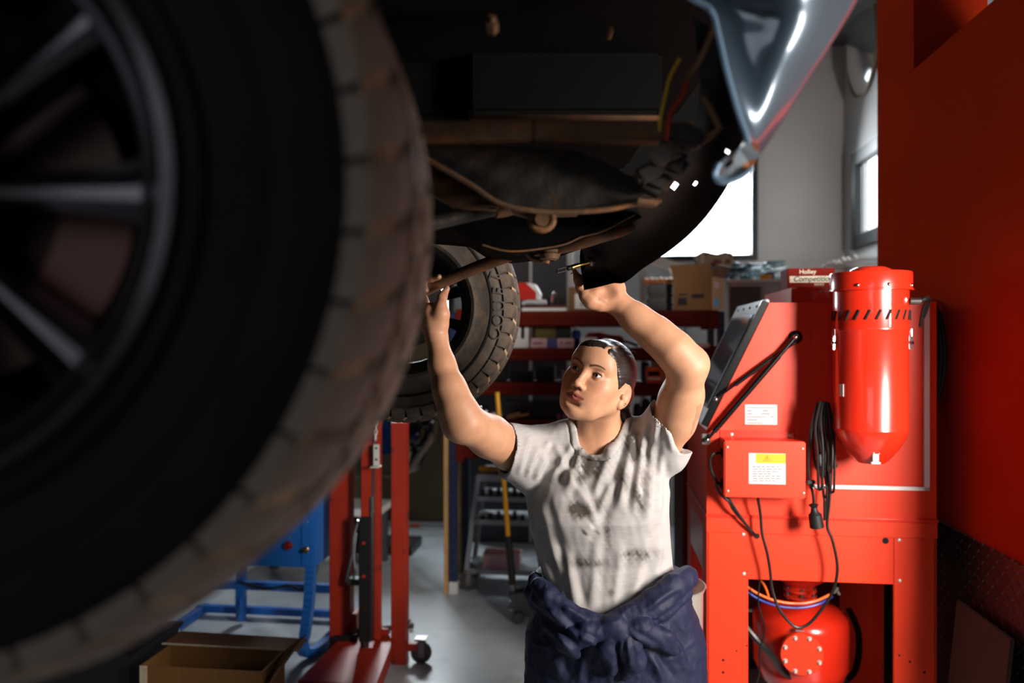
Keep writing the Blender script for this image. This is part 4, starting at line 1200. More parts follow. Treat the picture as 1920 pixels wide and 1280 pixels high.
for i in range(rows + 1):
    t = i / rows
    for k in range(n_):
        a = 2 * PI * k / n_
        yy = math.cos(a) * .30 * (1 - .12 * math.sin(a)); zz_ = math.sin(a) * abs(zz1)
        vs.append((-.02 - .10 * (1 - t * t), yy * t, zz_ * t * (1.0 if zz_ < 0 else 1.5)))
for i in range(rows):
    for k in range(n_): fs.append((i * n_ + k, i * n_ + (k + 1) % n_, (i + 1) * n_ + (k + 1) % n_, (i + 1) * n_ + k))
b.add(vs, fs); b.build('shield', m_chrome, e, smooth=True)
rim_ = [Vector((-.02, math.cos(2 * PI * k / n_) * .30 * (1 - .12 * math.sin(2 * PI * k / n_)), math.sin(2 * PI * k / n_) * abs(zz1) * (1 if math.sin(2 * PI * k / n_) < 0 else 1.5))) for k in range(n_ + 1)]
MB().tube(rim_, .014, 8, False).build('rim', m_brownpan, e, smooth=True); MB().bx(-.03, 0, -.03, .03, -.03, .03).build('mount', m_steel, e)
# black hose coil behind the cabinet, leaning card at the wall foot
b = MB(); q = HU(1762, 665, RW - .03)
for k in range(3): b.tube([(.0 - .012 * k, math.cos(t * PI / 12) * .14, math.sin(t * PI / 12) * .2) for t in range(25)], .009, 8, False)
one('hose_coil', b, m_rubberblk, 'black hose coil hanging on the red wall behind the cabinet', 'hose', (RW - .02, 3.00, q.z), 0, smooth=True)
q = HU(1830, 1180, RW - .02)
one('leaning_card', MB().box((0, 0, .36), (.012, .34, .72), Euler((0, .10, 0)), .002), mat('old_card', '3a2416', .85, 0, .15, 6), 'dark cardboard sheet leaning on the chequer plate at lower right', 'board', (RW - .075, 2.54, 0.0))
# ================================================================ things on the floor
m_redst = mat('stand_red', '8f2410', 0.45, 0, 0.12, 7, 0.08, 80, second='4a1a10', smin=0.62, smax=0.75)
m_bench = mat('bench_blue', '1d62b4', 0.42, 0, 0.06, 5, 0.02, 80)
m_cart = mat('cart_grey', '8b9094', 0.45, 0.2, 0.08, 6)
m_tireblk = mat('caster_rubber', '3a3a3c', 0.5, 0, 0.1, 10)


def caster(par, x, y, r=.04, w=.03, sw=0.0, name='caster'):
    o = MB().bx(x - .03, x + .03, y - .03, y + .03, 2 * r + .012, 2 * r + .022, .002)
    for s_ in (-1, 1): o.box((x + .004, y + s_ * (w / 2 + .004), r * 1.4), (.03, .004, r * 1.5), None, .001)
    cs = o.build(name, m_steel, par)
    MB().lathe([(0, -w / 2), (r * .6, -w / 2), (r * .62, -w / 2 - .002), (r * .9, -w / 2), (r, -w * .3), (r, w * .3), (r * .9, w / 2), (r * .6, w / 2), (0, w / 2)], 24, 'Y', (x, y, r)).build('caster_wheel', m_tireblk, cs, smooth=True)
    return cs


# ---- red engine hoist, folded, left of the woman
HVv = 3.62
hx0 = HV(690, 1260, HVv).x
hoist = thing('engine_hoist', 'folded red engine hoist with black ram standing under the far tire', 'hoist', (hx0, HVv, 0))
hp = lambda px, py, o=0.0: (lambda h: Vector((h.x - hx0, o, h.z)))(HV(px, py, HVv + o))


def hbar(x0, x1, y0, y1, o0, o1, name, m, bev=.004):
    a = hp(x0, y0, o0); c = hp(x1, y1, o0)
    return MB().bx(a.x, c.x, o0, o1, max(0.0, c.z), a.z, bev).build(name, m, hoist)


hbar(617, 656, 860, 1262, 0, .07, 'left_post', m_redst)
MB().bar(hp(750, 790, .02), hp(750, 1262, .02), .075, .07, .004).build('right_post', m_redst, hoist)
hbar(676, 697, 800, 972, -.10, -.04, 'mast', m_redst); hbar(700, 712, 780, 1200, -.06, -.02, 'mast_channel', m_redst)
blk = hbar(672, 694, 970, 1205, -.13, -.07, 'ram_sleeve', m_dk)
for y in (1018, 1080, 1140):
    c0 = hp(682, y, -.131); MB().cyl(c0 + Vector((0, -.002, 0)), c0 + Vector((0, .002, 0)), .0085, 12).build('sleeve_pin', m_redst if y < 1100 else m_brass, blk)
b = MB(); b.tube([hp(683, 1200, -.10), hp(685, 1230, -.10), hp(686, 1258, -.10)], [.022, .02, .006], 10); b.build('ram_foot', m_dk, hoist, smooth=True)
MB().tube([hp(701, 800, -.09), hp(699, 960, -.09)], .010, 12).build('ram_rod', m_chrome, hoist, smooth=True)
MB().tube([hp(697, 930, -.09), hp(694, 1200, -.09)], .014, 12).build('ram_cylinder', m_gun, hoist, smooth=True)
# chain and angle bracket
ch = None
for k in range(4):
    c0 = hp(704, 792 + k * 9, -.14); pts = []
    for t in range(13):
        a = t / 12 * 2 * PI; r1 = .0075
        pts.append(c0 + Vector(((r1 * math.cos(a) if k % 2 == 0 else 0), (r1 * math.cos(a) if k % 2 else 0), .016 * math.sin(a))))
    MB().tube(pts, .0028, 6, False).build('chain_link', m_zinc, hoist, smooth=True)
a = hp(700, 833, -.14); c = hp(711, 872, -.14)
b = MB(); b.bx(a.x, c.x, -.14, -.135, c.z, a.z, .001); b.bx(a.x, c.x + .012, -.19, -.135, c.z - .005, c.z, .001); br = b.build('chain_bracket', m_zinc, hoist)
for y in (840, 861):
    c0 = hp(705.5, y, -.14); MB().cyl(c0 + Vector((0, -.002, 0)), c0, .006, 10).build('bracket_hole', m_hole, br)
# handles at the left of the ram
b = MB(); b.tube(spline([hp(672, 975, -.05), hp(665, 1000, -.05), hp(662, 1030, -.05), hp(655, 1060, -.05), hp(650, 1090, -.05)], 5), .007, 8); b.tube(spline([hp(668, 1000, -.06), hp(664, 1040, -.06), hp(666, 1070, -.06), hp(660, 1092, -.06)], 5), .006, 8)
b.build('pump_handle', m_chrome, hoist, smooth=True)
hbar(650, 672, 1085, 1098, -.07, -.02, 'pump_head', m_gun)
MB().tube([hp(626, 1197, -.05), hp(670, 1194, -.05)], .016, 10).build('foot_lever', m_dk, hoist, smooth=True)
pin = MB().tube([hp(655, 1184, .03), hp(775, 1172, .03)], .013, 12).build('cross_pin', m_steel, hoist, smooth=True)
hbar(690, 728, 1178, 1192, .0, .04, 'pin_sleeve', m_redst); hbar(648, 668, 1150, 1212, .02, .1, 'pivot_bracket', m_redst)
MB().tube([hp(768, 1162, .03), hp(772, 1185, .03)], .009, 8).build('pin_nut', m_chrome, hoist, smooth=True)
# base
b = MB(); a = hp(645, 1222, -.02); c = hp(735, 1222, -.02)
zt0 = .10
b.add([(a.x, .06, zt0 + .03), (c.x, .06, zt0 + .03), (c.x + .05, -.45, zt0), (a.x - .06, -.45, zt0), (a.x, .06, .05), (c.x, .06, .05), (c.x + .05, -.45, .02), (a.x - .06, -.45, .02)],
      [(0, 1, 2, 3), (4, 7, 6, 5), (0, 4, 5, 1), (1, 5, 6, 2), (2, 6, 7, 3), (3, 7, 4, 0)])
b.build('base_foot', m_redst, hoist)
hbar(732, 783, 1205, 1222, .0, .05, 'caster_arm', m_redst)
a = hp(788, 1238, 0); caster(hoist, a.x, .02, .052, .032)
a = hp(612, 1240, 0); caster(hoist, a.x + .05, .12, .04, .03)

# ---- black engine parts behind the hoist
q = HV(800, 800, 5.4)
eng = thing('engine_on_stand', 'glossy black engine with a pale exhaust pipe on a stand behind the hoist', 'engine', (q.x - .25, 5.4, 0))
ep = lambda px, py, o=0.0: (lambda h: Vector((h.x - q.x + .25, o, h.z)))(HV(px, py, 5.4 + o))
b = MB(); b.sphere(ep(785, 815), (.10, .10, .12)); b.sphere(ep(802, 800, .02), (.07, .08, .08)); b.sphere(ep(770, 845, .05), (.12, .1, .16)); b.bx(-.35, .1, .05, .4, .75, 1.15, .03)
b.build('crankcase', mat('glossy_black', '0a0a0b', .12, .3, .05, 6, coat=.8), eng, smooth=True)
MB().tube([ep(812, 812, -.08), ep(806, 826, -.09), ep(788, 850, -.1), ep(766, 884, -.1)], [.022, .026, .024, .022], 14).build('exhaust_pipe', mat('pale_pipe', '8f8a7e', .5, .4, .1, 10), eng, smooth=True)
MB().tube([ep(814, 792, -.06), ep(815, 812, -.07), ep(808, 826, -.08)], [.03, .032, .028], 14).build('exhaust_elbow', m_gun, eng, smooth=True)
MB().tube([ep(758, 835, -.08), ep(763, 850, -.09), ep(760, 872, -.09)], [.02, .034, .02], 12).build('white_cover', m_cloth, eng, smooth=True)
b = MB(); b.bx(-.4, .12, .05, .4, .0, .06, .006); b.bx(-.3, -.24, .18, .26, .06, .8, .004); b.bx(-.05, .01, .18, .26, .06, .8, .004); b.build('stand', m_dk, eng)
MB().tube([ep(640, 894, -.1), ep(766, 892, -.1)], .008, 8).build('tie_bar', m_steel, eng, smooth=True)
q = HV(645, 955, 5.2)
e = thing('grey_workbench', 'grey topped low bench in the dark behind the hoist', 'bench', (q.x - .5, 5.0, 0)); zt9 = HV(690, 955, 5.0).z
MB().bx(0, .82, 0, .35, zt9 - .05, zt9, .004).build('top', m_lgrey, e)
for x in (.02, .74):
    for y in (.02, .28): MB().bx(x, x + .05, y, y + .05, 0, zt9 - .05, .003).build('leg', m_dkgrey, e)
MB().bx(.02, .79, .30, .33, .1, zt9 - .05, .003).build('back_panel', m_dk, e)

# ---- blue bench machine
BV = 3.55; bx0 = HV(590, 1063, BV).x
bench = thing('blue_bench_machine', 'blue steel machine box on bent tube legs at lower left', 'machine', (bx0, BV, 0))
bp = lambda px, py, o=0.0: (lambda h: Vector((h.x - bx0, o, h.z)))(HV(px, py, BV + o))
zb0 = bp(540, 1063).z; zt1 = bp(560, 900).z
MB().bx(-1.0, 0, 0, .5, zb0, zt1, .006).build('housing', m_bench, bench)
dr = MB().bx(bp(566, 1000).x, -.004, -.006, 0, zb0 + .004, zt1 - .02, .002).build('access_door', m_bench, bench)
c0 = bp(572, 1031, -.006); MB().lathe([(0, -.02), (.01, -.018), (.013, -.004), (.018, 0)], 14, 'Y', c0).build('door_knob', m_brass, dr, smooth=True)
c0 = bp(541, 1022, 0); MB().lathe([(0, -.022), (.014, -.022), (.02, -.016), (.022, 0)], 18, 'Y', c0).build('red_button', mat('button_red', '7a1414', .3), bench, smooth=True)
for (x, y) in ((577, 978), (543, 1008)):
    c0 = bp(x, y, -.001); MB().sphere(c0, .007, 8, 6).build('screw', m_chrome, bench, smooth=True)
for i in range(3): MB().sphere((.001, .08 + .17 * i, zt1 - .1), .007, 8, 6).build('screw', m_chrome, bench, smooth=True)


def flat_leg(pts, wdt, th, name, m):
    b = MB()
    sp = spline(pts, 6)
    for i in range(len(sp) - 1):
        b.bar(sp[i], sp[i + 1] + (sp[i + 1] - sp[i]) * .15, wdt, th)
    return b.build(name, m, bench)


lx = -.03
flat_leg([(lx, .03, zb0), (lx - .012, .03, zb0 * .6), (lx - .035, .03, .12), (lx - .04, .03, .06), (lx - .03, .06, .035), (lx + .0, .12, .03), (lx + .01, .3, .03), (lx + .01, .62, .03)], .045, .045, 'leg', m_bench)
flat_leg([(lx + .02, .47, zb0), (lx + .02, .47, .03)], .045, .045, 'leg', m_bench)
flat_leg([(-.92, .03, zb0), (-.92, .03, .06), (-.92, .12, .03), (-.92, .62, .03)], .045, .045, 'leg', m_bench)
flat_leg([(-.62, .47, zb0), (-.62, .47, .03)], .045, .045, 'leg', m_bench)
MB().bx(-.95, lx + .03, .45, .49, .20, .245, .003).build('stretcher', m_bench, bench)
MB().bx(-.95, lx + .03, .56, .60, .02, .06, .003).build('stretcher', m_bench, bench)
for x, y in ((lx + .05, .3), (-.9, .3), (lx - .01, .08)):
    MB().lathe([(0, 0), (.022, 0), (.022, .006), (.008, .014), (.006, .05), (0, .05)], 14, 'Z', (x, y, 0)).build('levelling_foot', m_chrome, bench, smooth=True)
MB().tube(spline([(-.6, .43, .25), (-.45, .42, .225), (-.3, .4, .25), (-.22, .38, .24), (-.14, .35, .32), (-.1, .3, .45), (-.1, .28, zb0)], 6), .008, 8).build('lead', m_cable, bench, smooth=True)

# ---- block wall stub behind the bench
q = HV(368, 1165, 4.35)
stub = MB().bx(-1.2, -.004, .004, .19, 0, .40).build('trim_1', mat('mortar', '8a8a86', .9, 0, .1, 20)); stub['kind'] = 'structure'
stub.location = RM(q.x, 4.35, 0); stub.rotation_euler = (0, 0, -TH)
m_block = mat('concrete_block', 'aeb0ae', .9, 0, .08, 12, .3, 120)
for r_ in range(2):
    for k in range(3):
        o = MB().bx(-.39 * (k + 1) + .0 - (.2 if r_ else 0) + .004, -.39 * k - .004 - (.2 if r_ else 0), 0, .194, .004 + r_ * .2, .196 + r_ * .2, .004).build('block', m_block, stub)
    if r_: MB().bx(-.192, 0, 0, .194, .204, .396, .004).build('block', m_block, stub)

# ---- grey tool cart
TV = 4.74
tc0 = HV(940, 1100, TV).x
cart = thing('tool_cart', 'grey steel tool cart on casters under the rack', 'cart', (tc0, TV, 0))
tp = lambda px, py, o=0.0: (lambda h: Vector((h.x - tc0, o, h.z)))(HV(px, py, TV + o))
ztop = tp(940, 892).z; zbot = tp(940, 1070).z; xa, xb = tp(897, 890).x, tp(875, 1070).x; xc, xd = tp(990, 890).x, tp(1016, 1070).x
for o in (0, .32):
    for (p0, p1) in (((xa, o, ztop), (xb, o, zbot)), ((xc, o, ztop), (xd, o, zbot))): MB().bar(p0, p1, .03, .03, .002).build('upright', m_cart, cart)
for i, y in enumerate((898, 935, 979, 1072)):
    zc_ = tp(940, y).z; t = (ztop - zc_) / (ztop - zbot); x0 = xa + (xb - xa) * t; x1 = xc + (xd - xc) * t
    sh = MB().bx(x0, x1, .0, .33, zc_ - .004, zc_ + .004).build('shelf', m_cart, cart)
    MB().bx(x0, x1, -.012, -.004, zc_ - .016, zc_ + .016, .002).build('shelf_lip', m_cart, sh)
MB().bx(xa - .01, xc + .01, -.015, .35, ztop - .01, ztop + .01, .003).build('top_tray', m_cart, cart)
for x in (xb + .01, xd - .02):
    for o in (.0, .3):
        caster(cart, x, o, zbot * .40, .03)
q_ = HV(898, 882, TV + .1)
one('yellow_level', MB().bx(0, .2, 0, .03, 0, .032, .003), m_yelp, 'short yellow spirit level lying on the grey tool cart', 'level', (q_.x, TV + .1, ztop + .0105))
rr = random.Random(5)
for lev, y in ((0, 935), (1, 979)):
    for k in range(6):
        c0 = tp(905 + k * 15, y, .06); h_ = .04 + .03 * rr.random()
        one('socket_piece', MB().lathe([(0, 0), (.012, 0), (.013, .003), (.013, h_), (.009, h_), (.009, h_ * .6), (0, h_ * .6)], 12, 'Z'), m_gun,
            'dark steel socket standing on the ' + ['upper', 'middle'][lev] + ' cart shelf, ' + ['first', 'second', 'third', 'fourth', 'fifth', 'sixth'][k] + ' from the left', 'socket', (tc0 + c0.x, TV + .06, c0.z + .0045), 0, 'sockets on the tool cart', True)
c0 = tp(905, 1065, .05)
e = thing('parts_tray', 'pinkish grey parts tray on the lowest cart shelf', 'tray', (tc0 + c0.x, TV + .05, zbot + .0), 0)
zs_ = tp(940, 1072).z - zbot + .005
for nm, qx in (('front', (0, .24, 0, .006, zs_, zs_ + .09)), ('back', (0, .24, .144, .15, zs_, zs_ + .09)), ('side', (0, .006, .006, .144, zs_, zs_ + .09)), ('side', (.234, .24, .006, .144, zs_, zs_ + .09)), ('bottom', (.006, .234, .006, .144, zs_, zs_ + .006))):
    MB().bx(*qx).build('tray_' + nm, m_pink, e)

# ---- trolley jack with a yellow handle
JV = 4.28; j0 = HV(965, 1170, JV).x
jack = thing('trolley_jack', 'dark trolley jack with an upright yellow handle before the cart', 'jack', (j0, JV, 0))
jp = lambda px, py, o=0.0: (lambda h: Vector((h.x - j0, o, h.z)))(HV(px, py, JV + o))
MB().tube([jp(932, 735, .05), jp(953, 1008, .0)], .0145, 16).build('handle', m_yelp, jack, smooth=True)
MB().tube([jp(953, 1004, .0), jp(961, 1095, .0)], [.021, .022], 14).build('grip', m_rubberblk, jack, smooth=True)
MB().tube([jp(961, 1092, 0), jp(963, 1125, 0)], .014, 12).build('socket', m_steel, jack, smooth=True)
b = MB(); b.bx(-.03, .02, -.03, .03, .05, .16, .006); b.build('pivot', m_gun, jack)
for s_ in (-.045, .045): MB().prism([(-.02, .05), (-.03, .15), (.05, .17), (.45, .10), (.5, .05), (.45, .03), (.05, .03)], s_ - .004, s_ + .004).build('side_plate', m_gun, jack)
for x in (.03, .46):
    for s_ in (-.07, .07): MB().lathe([(0, -.015), (.028, -.015), (.032, -.01), (.032, .01), (.028, .015), (0, .015)], 18, 'Y', (x, s_, .032)).build('wheel', m_tireblk, jack, smooth=True)
for (x, z_) in ((-.02, .12), (-.015, .07)): MB().sphere((x, -.05, z_), .009, 8, 6).build('bolt', m_chrome, jack, smooth=True)

# ---- open carton in the foreground and bin beside it
GV = 2.62
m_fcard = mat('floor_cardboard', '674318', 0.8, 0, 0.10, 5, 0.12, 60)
g0 = HV(262, 1247, GV)
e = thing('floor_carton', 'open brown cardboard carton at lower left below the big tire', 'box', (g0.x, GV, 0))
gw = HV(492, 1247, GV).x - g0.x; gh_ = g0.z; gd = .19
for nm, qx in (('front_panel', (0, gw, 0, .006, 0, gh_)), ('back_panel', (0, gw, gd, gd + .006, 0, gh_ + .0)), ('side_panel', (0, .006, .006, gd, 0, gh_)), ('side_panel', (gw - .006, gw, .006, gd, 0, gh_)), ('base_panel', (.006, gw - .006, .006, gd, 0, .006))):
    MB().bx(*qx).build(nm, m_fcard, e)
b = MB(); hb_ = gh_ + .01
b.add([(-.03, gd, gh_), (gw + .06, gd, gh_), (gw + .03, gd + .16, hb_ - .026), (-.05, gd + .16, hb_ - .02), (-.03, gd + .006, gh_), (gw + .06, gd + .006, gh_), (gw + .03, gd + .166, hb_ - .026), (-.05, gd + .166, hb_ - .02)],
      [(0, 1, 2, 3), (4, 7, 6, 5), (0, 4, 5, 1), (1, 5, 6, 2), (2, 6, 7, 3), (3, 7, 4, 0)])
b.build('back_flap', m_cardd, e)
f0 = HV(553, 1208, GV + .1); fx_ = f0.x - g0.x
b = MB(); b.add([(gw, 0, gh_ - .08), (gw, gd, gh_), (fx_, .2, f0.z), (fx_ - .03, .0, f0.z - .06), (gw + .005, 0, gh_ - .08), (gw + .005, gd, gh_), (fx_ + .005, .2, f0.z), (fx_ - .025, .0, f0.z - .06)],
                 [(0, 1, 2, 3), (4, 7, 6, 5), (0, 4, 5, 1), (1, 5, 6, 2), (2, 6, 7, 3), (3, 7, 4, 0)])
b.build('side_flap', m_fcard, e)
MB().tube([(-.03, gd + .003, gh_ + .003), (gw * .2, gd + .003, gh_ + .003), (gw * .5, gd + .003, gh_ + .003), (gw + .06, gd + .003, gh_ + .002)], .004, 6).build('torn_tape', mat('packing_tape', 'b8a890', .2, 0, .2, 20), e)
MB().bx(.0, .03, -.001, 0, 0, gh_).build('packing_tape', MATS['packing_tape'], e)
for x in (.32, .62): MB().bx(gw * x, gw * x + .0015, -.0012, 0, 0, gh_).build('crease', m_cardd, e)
q = HV(128, 1226, 2.7); q1 = HV(243, 1226, 2.7)
e = thing('black_bin', 'black plastic bin left of the open floor carton', 'bin', (q.x - .3, 2.7, 0))
b = MB(); wb = q1.x - q.x + .3; hb2 = q1.z
b.bx(0, wb, 0, .01, 0, hb2 - .02); b.bx(0, wb, .33, .34, 0, hb2 - .02); b.bx(0, .01, .01, .33, 0, hb2 - .02); b.bx(wb - .01, wb, .01, .33, 0, hb2 - .02); b.bx(.01, wb - .01, .01, .33, 0, .01); b.build('tub', m_dk, e)
b = MB(); b.bx(-.015, wb + .015, -.015, .012, hb2 - .02, hb2, .004); b.bx(-.015, wb + .015, .328, .355, hb2 - .02, hb2, .004); b.bx(-.015, .012, .012, .328, hb2 - .02, hb2); b.bx(wb - .012, wb + .015, .012, .328, hb2 - .02, hb2); b.build('rim', m_dk, e)
# ---- clear tub between the woman and the cabinet
m_clear = mat('clear_tub_plastic', 'd8d4cc', .15, 0, .05, 8, trans=.6)
q = HV(1300, 1095, 2.45)
e = thing('clear_tub', 'tall pale plastic tub standing behind her hip by the cabinet', 'tub', (.18, 2.35, 0))
hh = q.z
b = MB().lathe([(0, .01), (.11, .01), (.12, .03), (.125, hh - .02), (.135, hh), (.13, hh), (.12, hh - .02), (.115, .035), (0, .02)], 28, 'Z', (.02, .1, 0)); b.build('tub_body', m_clear, e, smooth=True)
MB().lathe([(0, .03), (.11, .03), (.125, hh * .5), (0, hh * .52)], 24, 'Z', (.02, .1, 0)).build('contents', m_cream, e, smooth=True)
# ---- dark red tool chest beside the cabinet
q = HV(1288, 850, 3.75)
e = thing('tool_chest', 'dark red tool chest in the shade behind the blasting cabinet', 'chest', (q.x - .02, 3.75, 0))
MB().bx(0, .9, 0, .45, .08, 1.2, .004).build('carcass', m_beam, e)
for k in range(5):
    d_ = MB().bx(.02, .88, -.012, 0, .12 + k * .215, .32 + k * .215, .004).build('drawer', m_beam, e); MB().bx(.2, .7, -.026, -.012, .29 + k * .215, .305 + k * .215, .003).build('pull', m_steel, d_)
MB().bx(.02, .88, .02, .43, 0, .08).build('plinth', m_dk, e)
# ================================================================ the mechanic: signed-distance modelling
class Field:
    """a distance field on a (non-uniform) grid; surfaces are taken from it as one continuous mesh"""
    def __init__(s, xs, ys, zs):
        s.ax = [np.asarray(a, np.float32) for a in (xs, ys, zs)]
        s.a = np.full([len(a) for a in s.ax], .08, np.float32)

    def sub(s, lo, hi):
        sl = []
        for k in range(3):
            i0 = max(0, int(np.searchsorted(s.ax[k], lo[k])) - 1); i1 = min(len(s.ax[k]), int(np.searchsorted(s.ax[k], hi[k])) + 1)
            if i1 <= i0: return None
            sl.append(slice(i0, i1))
        g = (s.ax[0][sl[0]][:, None, None], s.ax[1][sl[1]][None, :, None], s.ax[2][sl[2]][None, None, :])
        return tuple(sl), g

    def op(s, d, sl, k, mode):
        a = s.a[sl]
        if mode == 'add':
            h = np.maximum(k - np.abs(a - d), 0) / k if k > 0 else 0
            s.a[sl] = np.minimum(a, d) - h * h * k * .25
        elif mode == 'cut':
            d = -d; h = np.maximum(k - np.abs(a - d), 0) / k if k > 0 else 0
            s.a[sl] = np.maximum(a, d) + h * h * k * .25
        else:
            h = np.maximum(k - np.abs(a - d), 0) / k if k > 0 else 0
            s.a[sl] = np.maximum(a, d) + h * h * k * .25

    def cone(s, p, q, r0, r1, k=.01, mode='add', flat=None):
        p = np.array(p, float); q = np.array(q, float); pad = max(r0, r1) + k + .02
        r = s.sub(np.minimum(p, q) - pad, np.maximum(p, q) + pad)
        if r is None: return
        sl, (X, Y, Z) = r; d = q - p; L2 = float(d @ d) + 1e-12
        t = np.clip(((X - p[0]) * d[0] + (Y - p[1]) * d[1] + (Z - p[2]) * d[2]) / L2, 0, 1)
        dx = X - p[0] - t * d[0]; dy = Y - p[1] - t * d[1]; dz = Z - p[2] - t * d[2]
        if flat is not None:          # squash along a direction: (unit vector, factor)
            n, f = flat; dot = dx * n[0] + dy * n[1] + dz * n[2]; e = dot * (1 / f - 1)
            dx = dx + e * n[0]; dy = dy + e * n[1]; dz = dz + e * n[2]
        dd = np.sqrt(dx * dx + dy * dy + dz * dz) - (r0 + (r1 - r0) * t)
        if flat is not None: dd = dd * (.5 + .5 * flat[1])
        s.op(dd.astype(np.float32), sl, k, mode)

    def chain(s, pts, rs, k=.01, mode='add', flat=None):
        for i in range(len(pts) - 1): s.cone(pts[i], pts[i + 1], rs[i], rs[i + 1], k, mode, flat)

    def ell(s, c, r, k=.01, mode='add', R=None):
        c = np.array(c, float); r = np.array(r, float); pad = r.max() + k + .02
        q = s.sub(c - pad, c + pad)
        if q is None: return
        sl, (X, Y, Z) = q
        x, y, z = X - c[0], Y - c[1], Z - c[2]
        if R is not None:
            x, y, z = (R[0, 0] * x + R[1, 0] * y + R[2, 0] * z, R[0, 1] * x + R[1, 1] * y + R[2, 1] * z, R[0, 2] * x + R[1, 2] * y + R[2, 2] * z)
        k0 = np.sqrt((x / r[0]) ** 2 + (y / r[1]) ** 2 + (z / r[2]) ** 2)
        k1 = np.sqrt((x / r[0] ** 2) ** 2 + (y / r[1] ** 2) ** 2 + (z / r[2] ** 2) ** 2) + 1e-6
        s.op((k0 * (k0 - 1) / k1).astype(np.float32), sl, k, mode)

    def fn(s, f, lo, hi, k=.01, mode='add'):
        q = s.sub(lo, hi)
        if q is None: return
        sl, g = q
        s.op(np.broadcast_to(f(*g), s.a[sl].shape).astype(np.float32), sl, k, mode)

    def mesh(s):
        A = s.a; ax = s.ax; I = A < 0
        n0, n1, n2 = [n - 1 for n in A.shape]
        anyi = np.zeros((n0, n1, n2), bool); alli = np.ones((n0, n1, n2), bool)
        for i in (0, 1):
            for j in (0, 1):
                for k in (0, 1):
                    v = I[i:i + n0, j:j + n1, k:k + n2]; anyi |= v; alli &= v
        act = anyi & ~alli; idx = np.argwhere(act)
        num = np.full((n0, n1, n2), -1, np.int32); num[act] = np.arange(len(idx), dtype=np.int32)
        acc = np.zeros((len(idx), 3)); cnt = np.zeros(len(idx))
        co = [(i, j, k) for i in (0, 1) for j in (0, 1) for k in (0, 1)]
        vals = {c: A[idx[:, 0] + c[0], idx[:, 1] + c[1], idx[:, 2] + c[2]] for c in co}
        pos = {c: np.stack([ax[m][idx[:, m] + c[m]] for m in range(3)], 1) for c in co}
        for c in co:
            for m in range(3):
                if c[m] == 0:
                    e = list(c); e[m] = 1; e = tuple(e)
                    va, vb = vals[c], vals[e]; x = (va < 0) != (vb < 0)
                    t = np.where(x, va / np.where(x, va - vb, 1), 0)[:, None]
                    acc += np.where(x[:, None], pos[c] + (pos[e] - pos[c]) * t, 0); cnt += x
        V = acc / np.maximum(cnt, 1)[:, None]
        faces = []
        for m in range(3):
            a, b = (m + 1) % 3, (m + 2) % 3
            s0 = [slice(None)] * 3; s1 = [slice(None)] * 3; s0[m] = slice(0, -1); s1[m] = slice(1, None)
            ia, ib = I[tuple(s0)], I[tuple(s1)]
            X = np.argwhere(ia != ib)
            ok = (X[:, a] > 0) & (X[:, b] > 0) & (X[:, a] < A.shape[a] - 1) & (X[:, b] < A.shape[b] - 1)
            X = X[ok]; fl = ia[tuple(X.T)]
            def cell(da, db):
                Y = X.copy(); Y[:, a] -= da; Y[:, b] -= db; return num[tuple(Y.T)]
            q = np.stack([cell(1, 1), cell(0, 1), cell(0, 0), cell(1, 0)], 1)
            q = np.where(fl[:, None], q, q[:, ::-1]); faces.append(q)
        Fc = np.concatenate(faces); Fc = Fc[(Fc >= 0).all(1)]
        return V, Fc


def np_mesh(name, V, Fc, m, col=None, parent=None, label=None):
    me = bpy.data.meshes.new(name)
    me.vertices.add(len(V)); me.vertices.foreach_set('co', np.asarray(V, np.float32).ravel())
    me.loops.add(Fc.size); me.loops.foreach_set('vertex_index', Fc.astype(np.int32).ravel())
    me.polygons.add(len(Fc)); me.polygons.foreach_set('loop_start', np.arange(0, Fc.size, 4, dtype=np.int32))
    me.polygons.foreach_set('use_smooth', np.ones(len(Fc), bool))
    me.update(calc_edges=True); me.validate()
    if col is not None:
        at = me.color_attributes.new('Col', 'FLOAT_COLOR', 'POINT')
        at.data.foreach_set('color', np.concatenate([col, np.ones((len(col), 1))], 1).astype(np.float32).ravel())
    me.materials.append(m)
    o = bpy.data.objects.new(name, me); C.objects.link(o)
    if parent is not None: attach(o, parent, True)
    if label: o['label'] = label
    return o


def relax(V, Fc, it=1, lam=.5, keep=None):
    for _ in range(it):
        s_ = np.zeros_like(V); c_ = np.zeros(len(V))
        for k in range(4):
            a, b = Fc[:, k], Fc[:, (k + 1) % 4]
            np.add.at(s_, a, V[b]); np.add.at(c_, a, 1)
        M = s_ / np.maximum(c_, 1)[:, None]
        f = lam if keep is None else (lam * keep)[:, None]
        V = V + (M - V) * f
    return V


def normals(V, Fc):
    n = np.cross(V[Fc[:, 2]] - V[Fc[:, 0]], V[Fc[:, 3]] - V[Fc[:, 1]]); N = np.zeros_like(V)
    for k in range(4): np.add.at(N, Fc[:, k], n)
    return N / (np.linalg.norm(N, axis=1, keepdims=True) + 1e-12)


def axis_grid(lo, hi, flo, fhi, h, hf):
    a = np.arange(lo, flo, h); b = np.arange(flo, fhi, hf); c = np.arange(fhi, hi, h)
    return np.concatenate([a, b, c])


def gnoise(Q, seed, octs=3):
    """cheap smooth noise from sines"""
    r = np.random.default_rng(seed); o = np.zeros(len(Q)); amp = 1.0; fr = 1.0
    for _ in range(octs):
        for _ in range(4):
            d = r.normal(size=3); d /= np.linalg.norm(d)
            o += amp * np.sin((Q @ d) * fr * 6.28 + r.uniform(0, 6.28)) / 4
        amp *= .55; fr *= 2.1
    return o


woman = thing('person', 'woman mechanic in a stained grey t-shirt reaching up under the car', 'person', (.2, 1.95, 0), 0, room=False)
PA = lambda px, py, d: np.array(P(px, py, d))

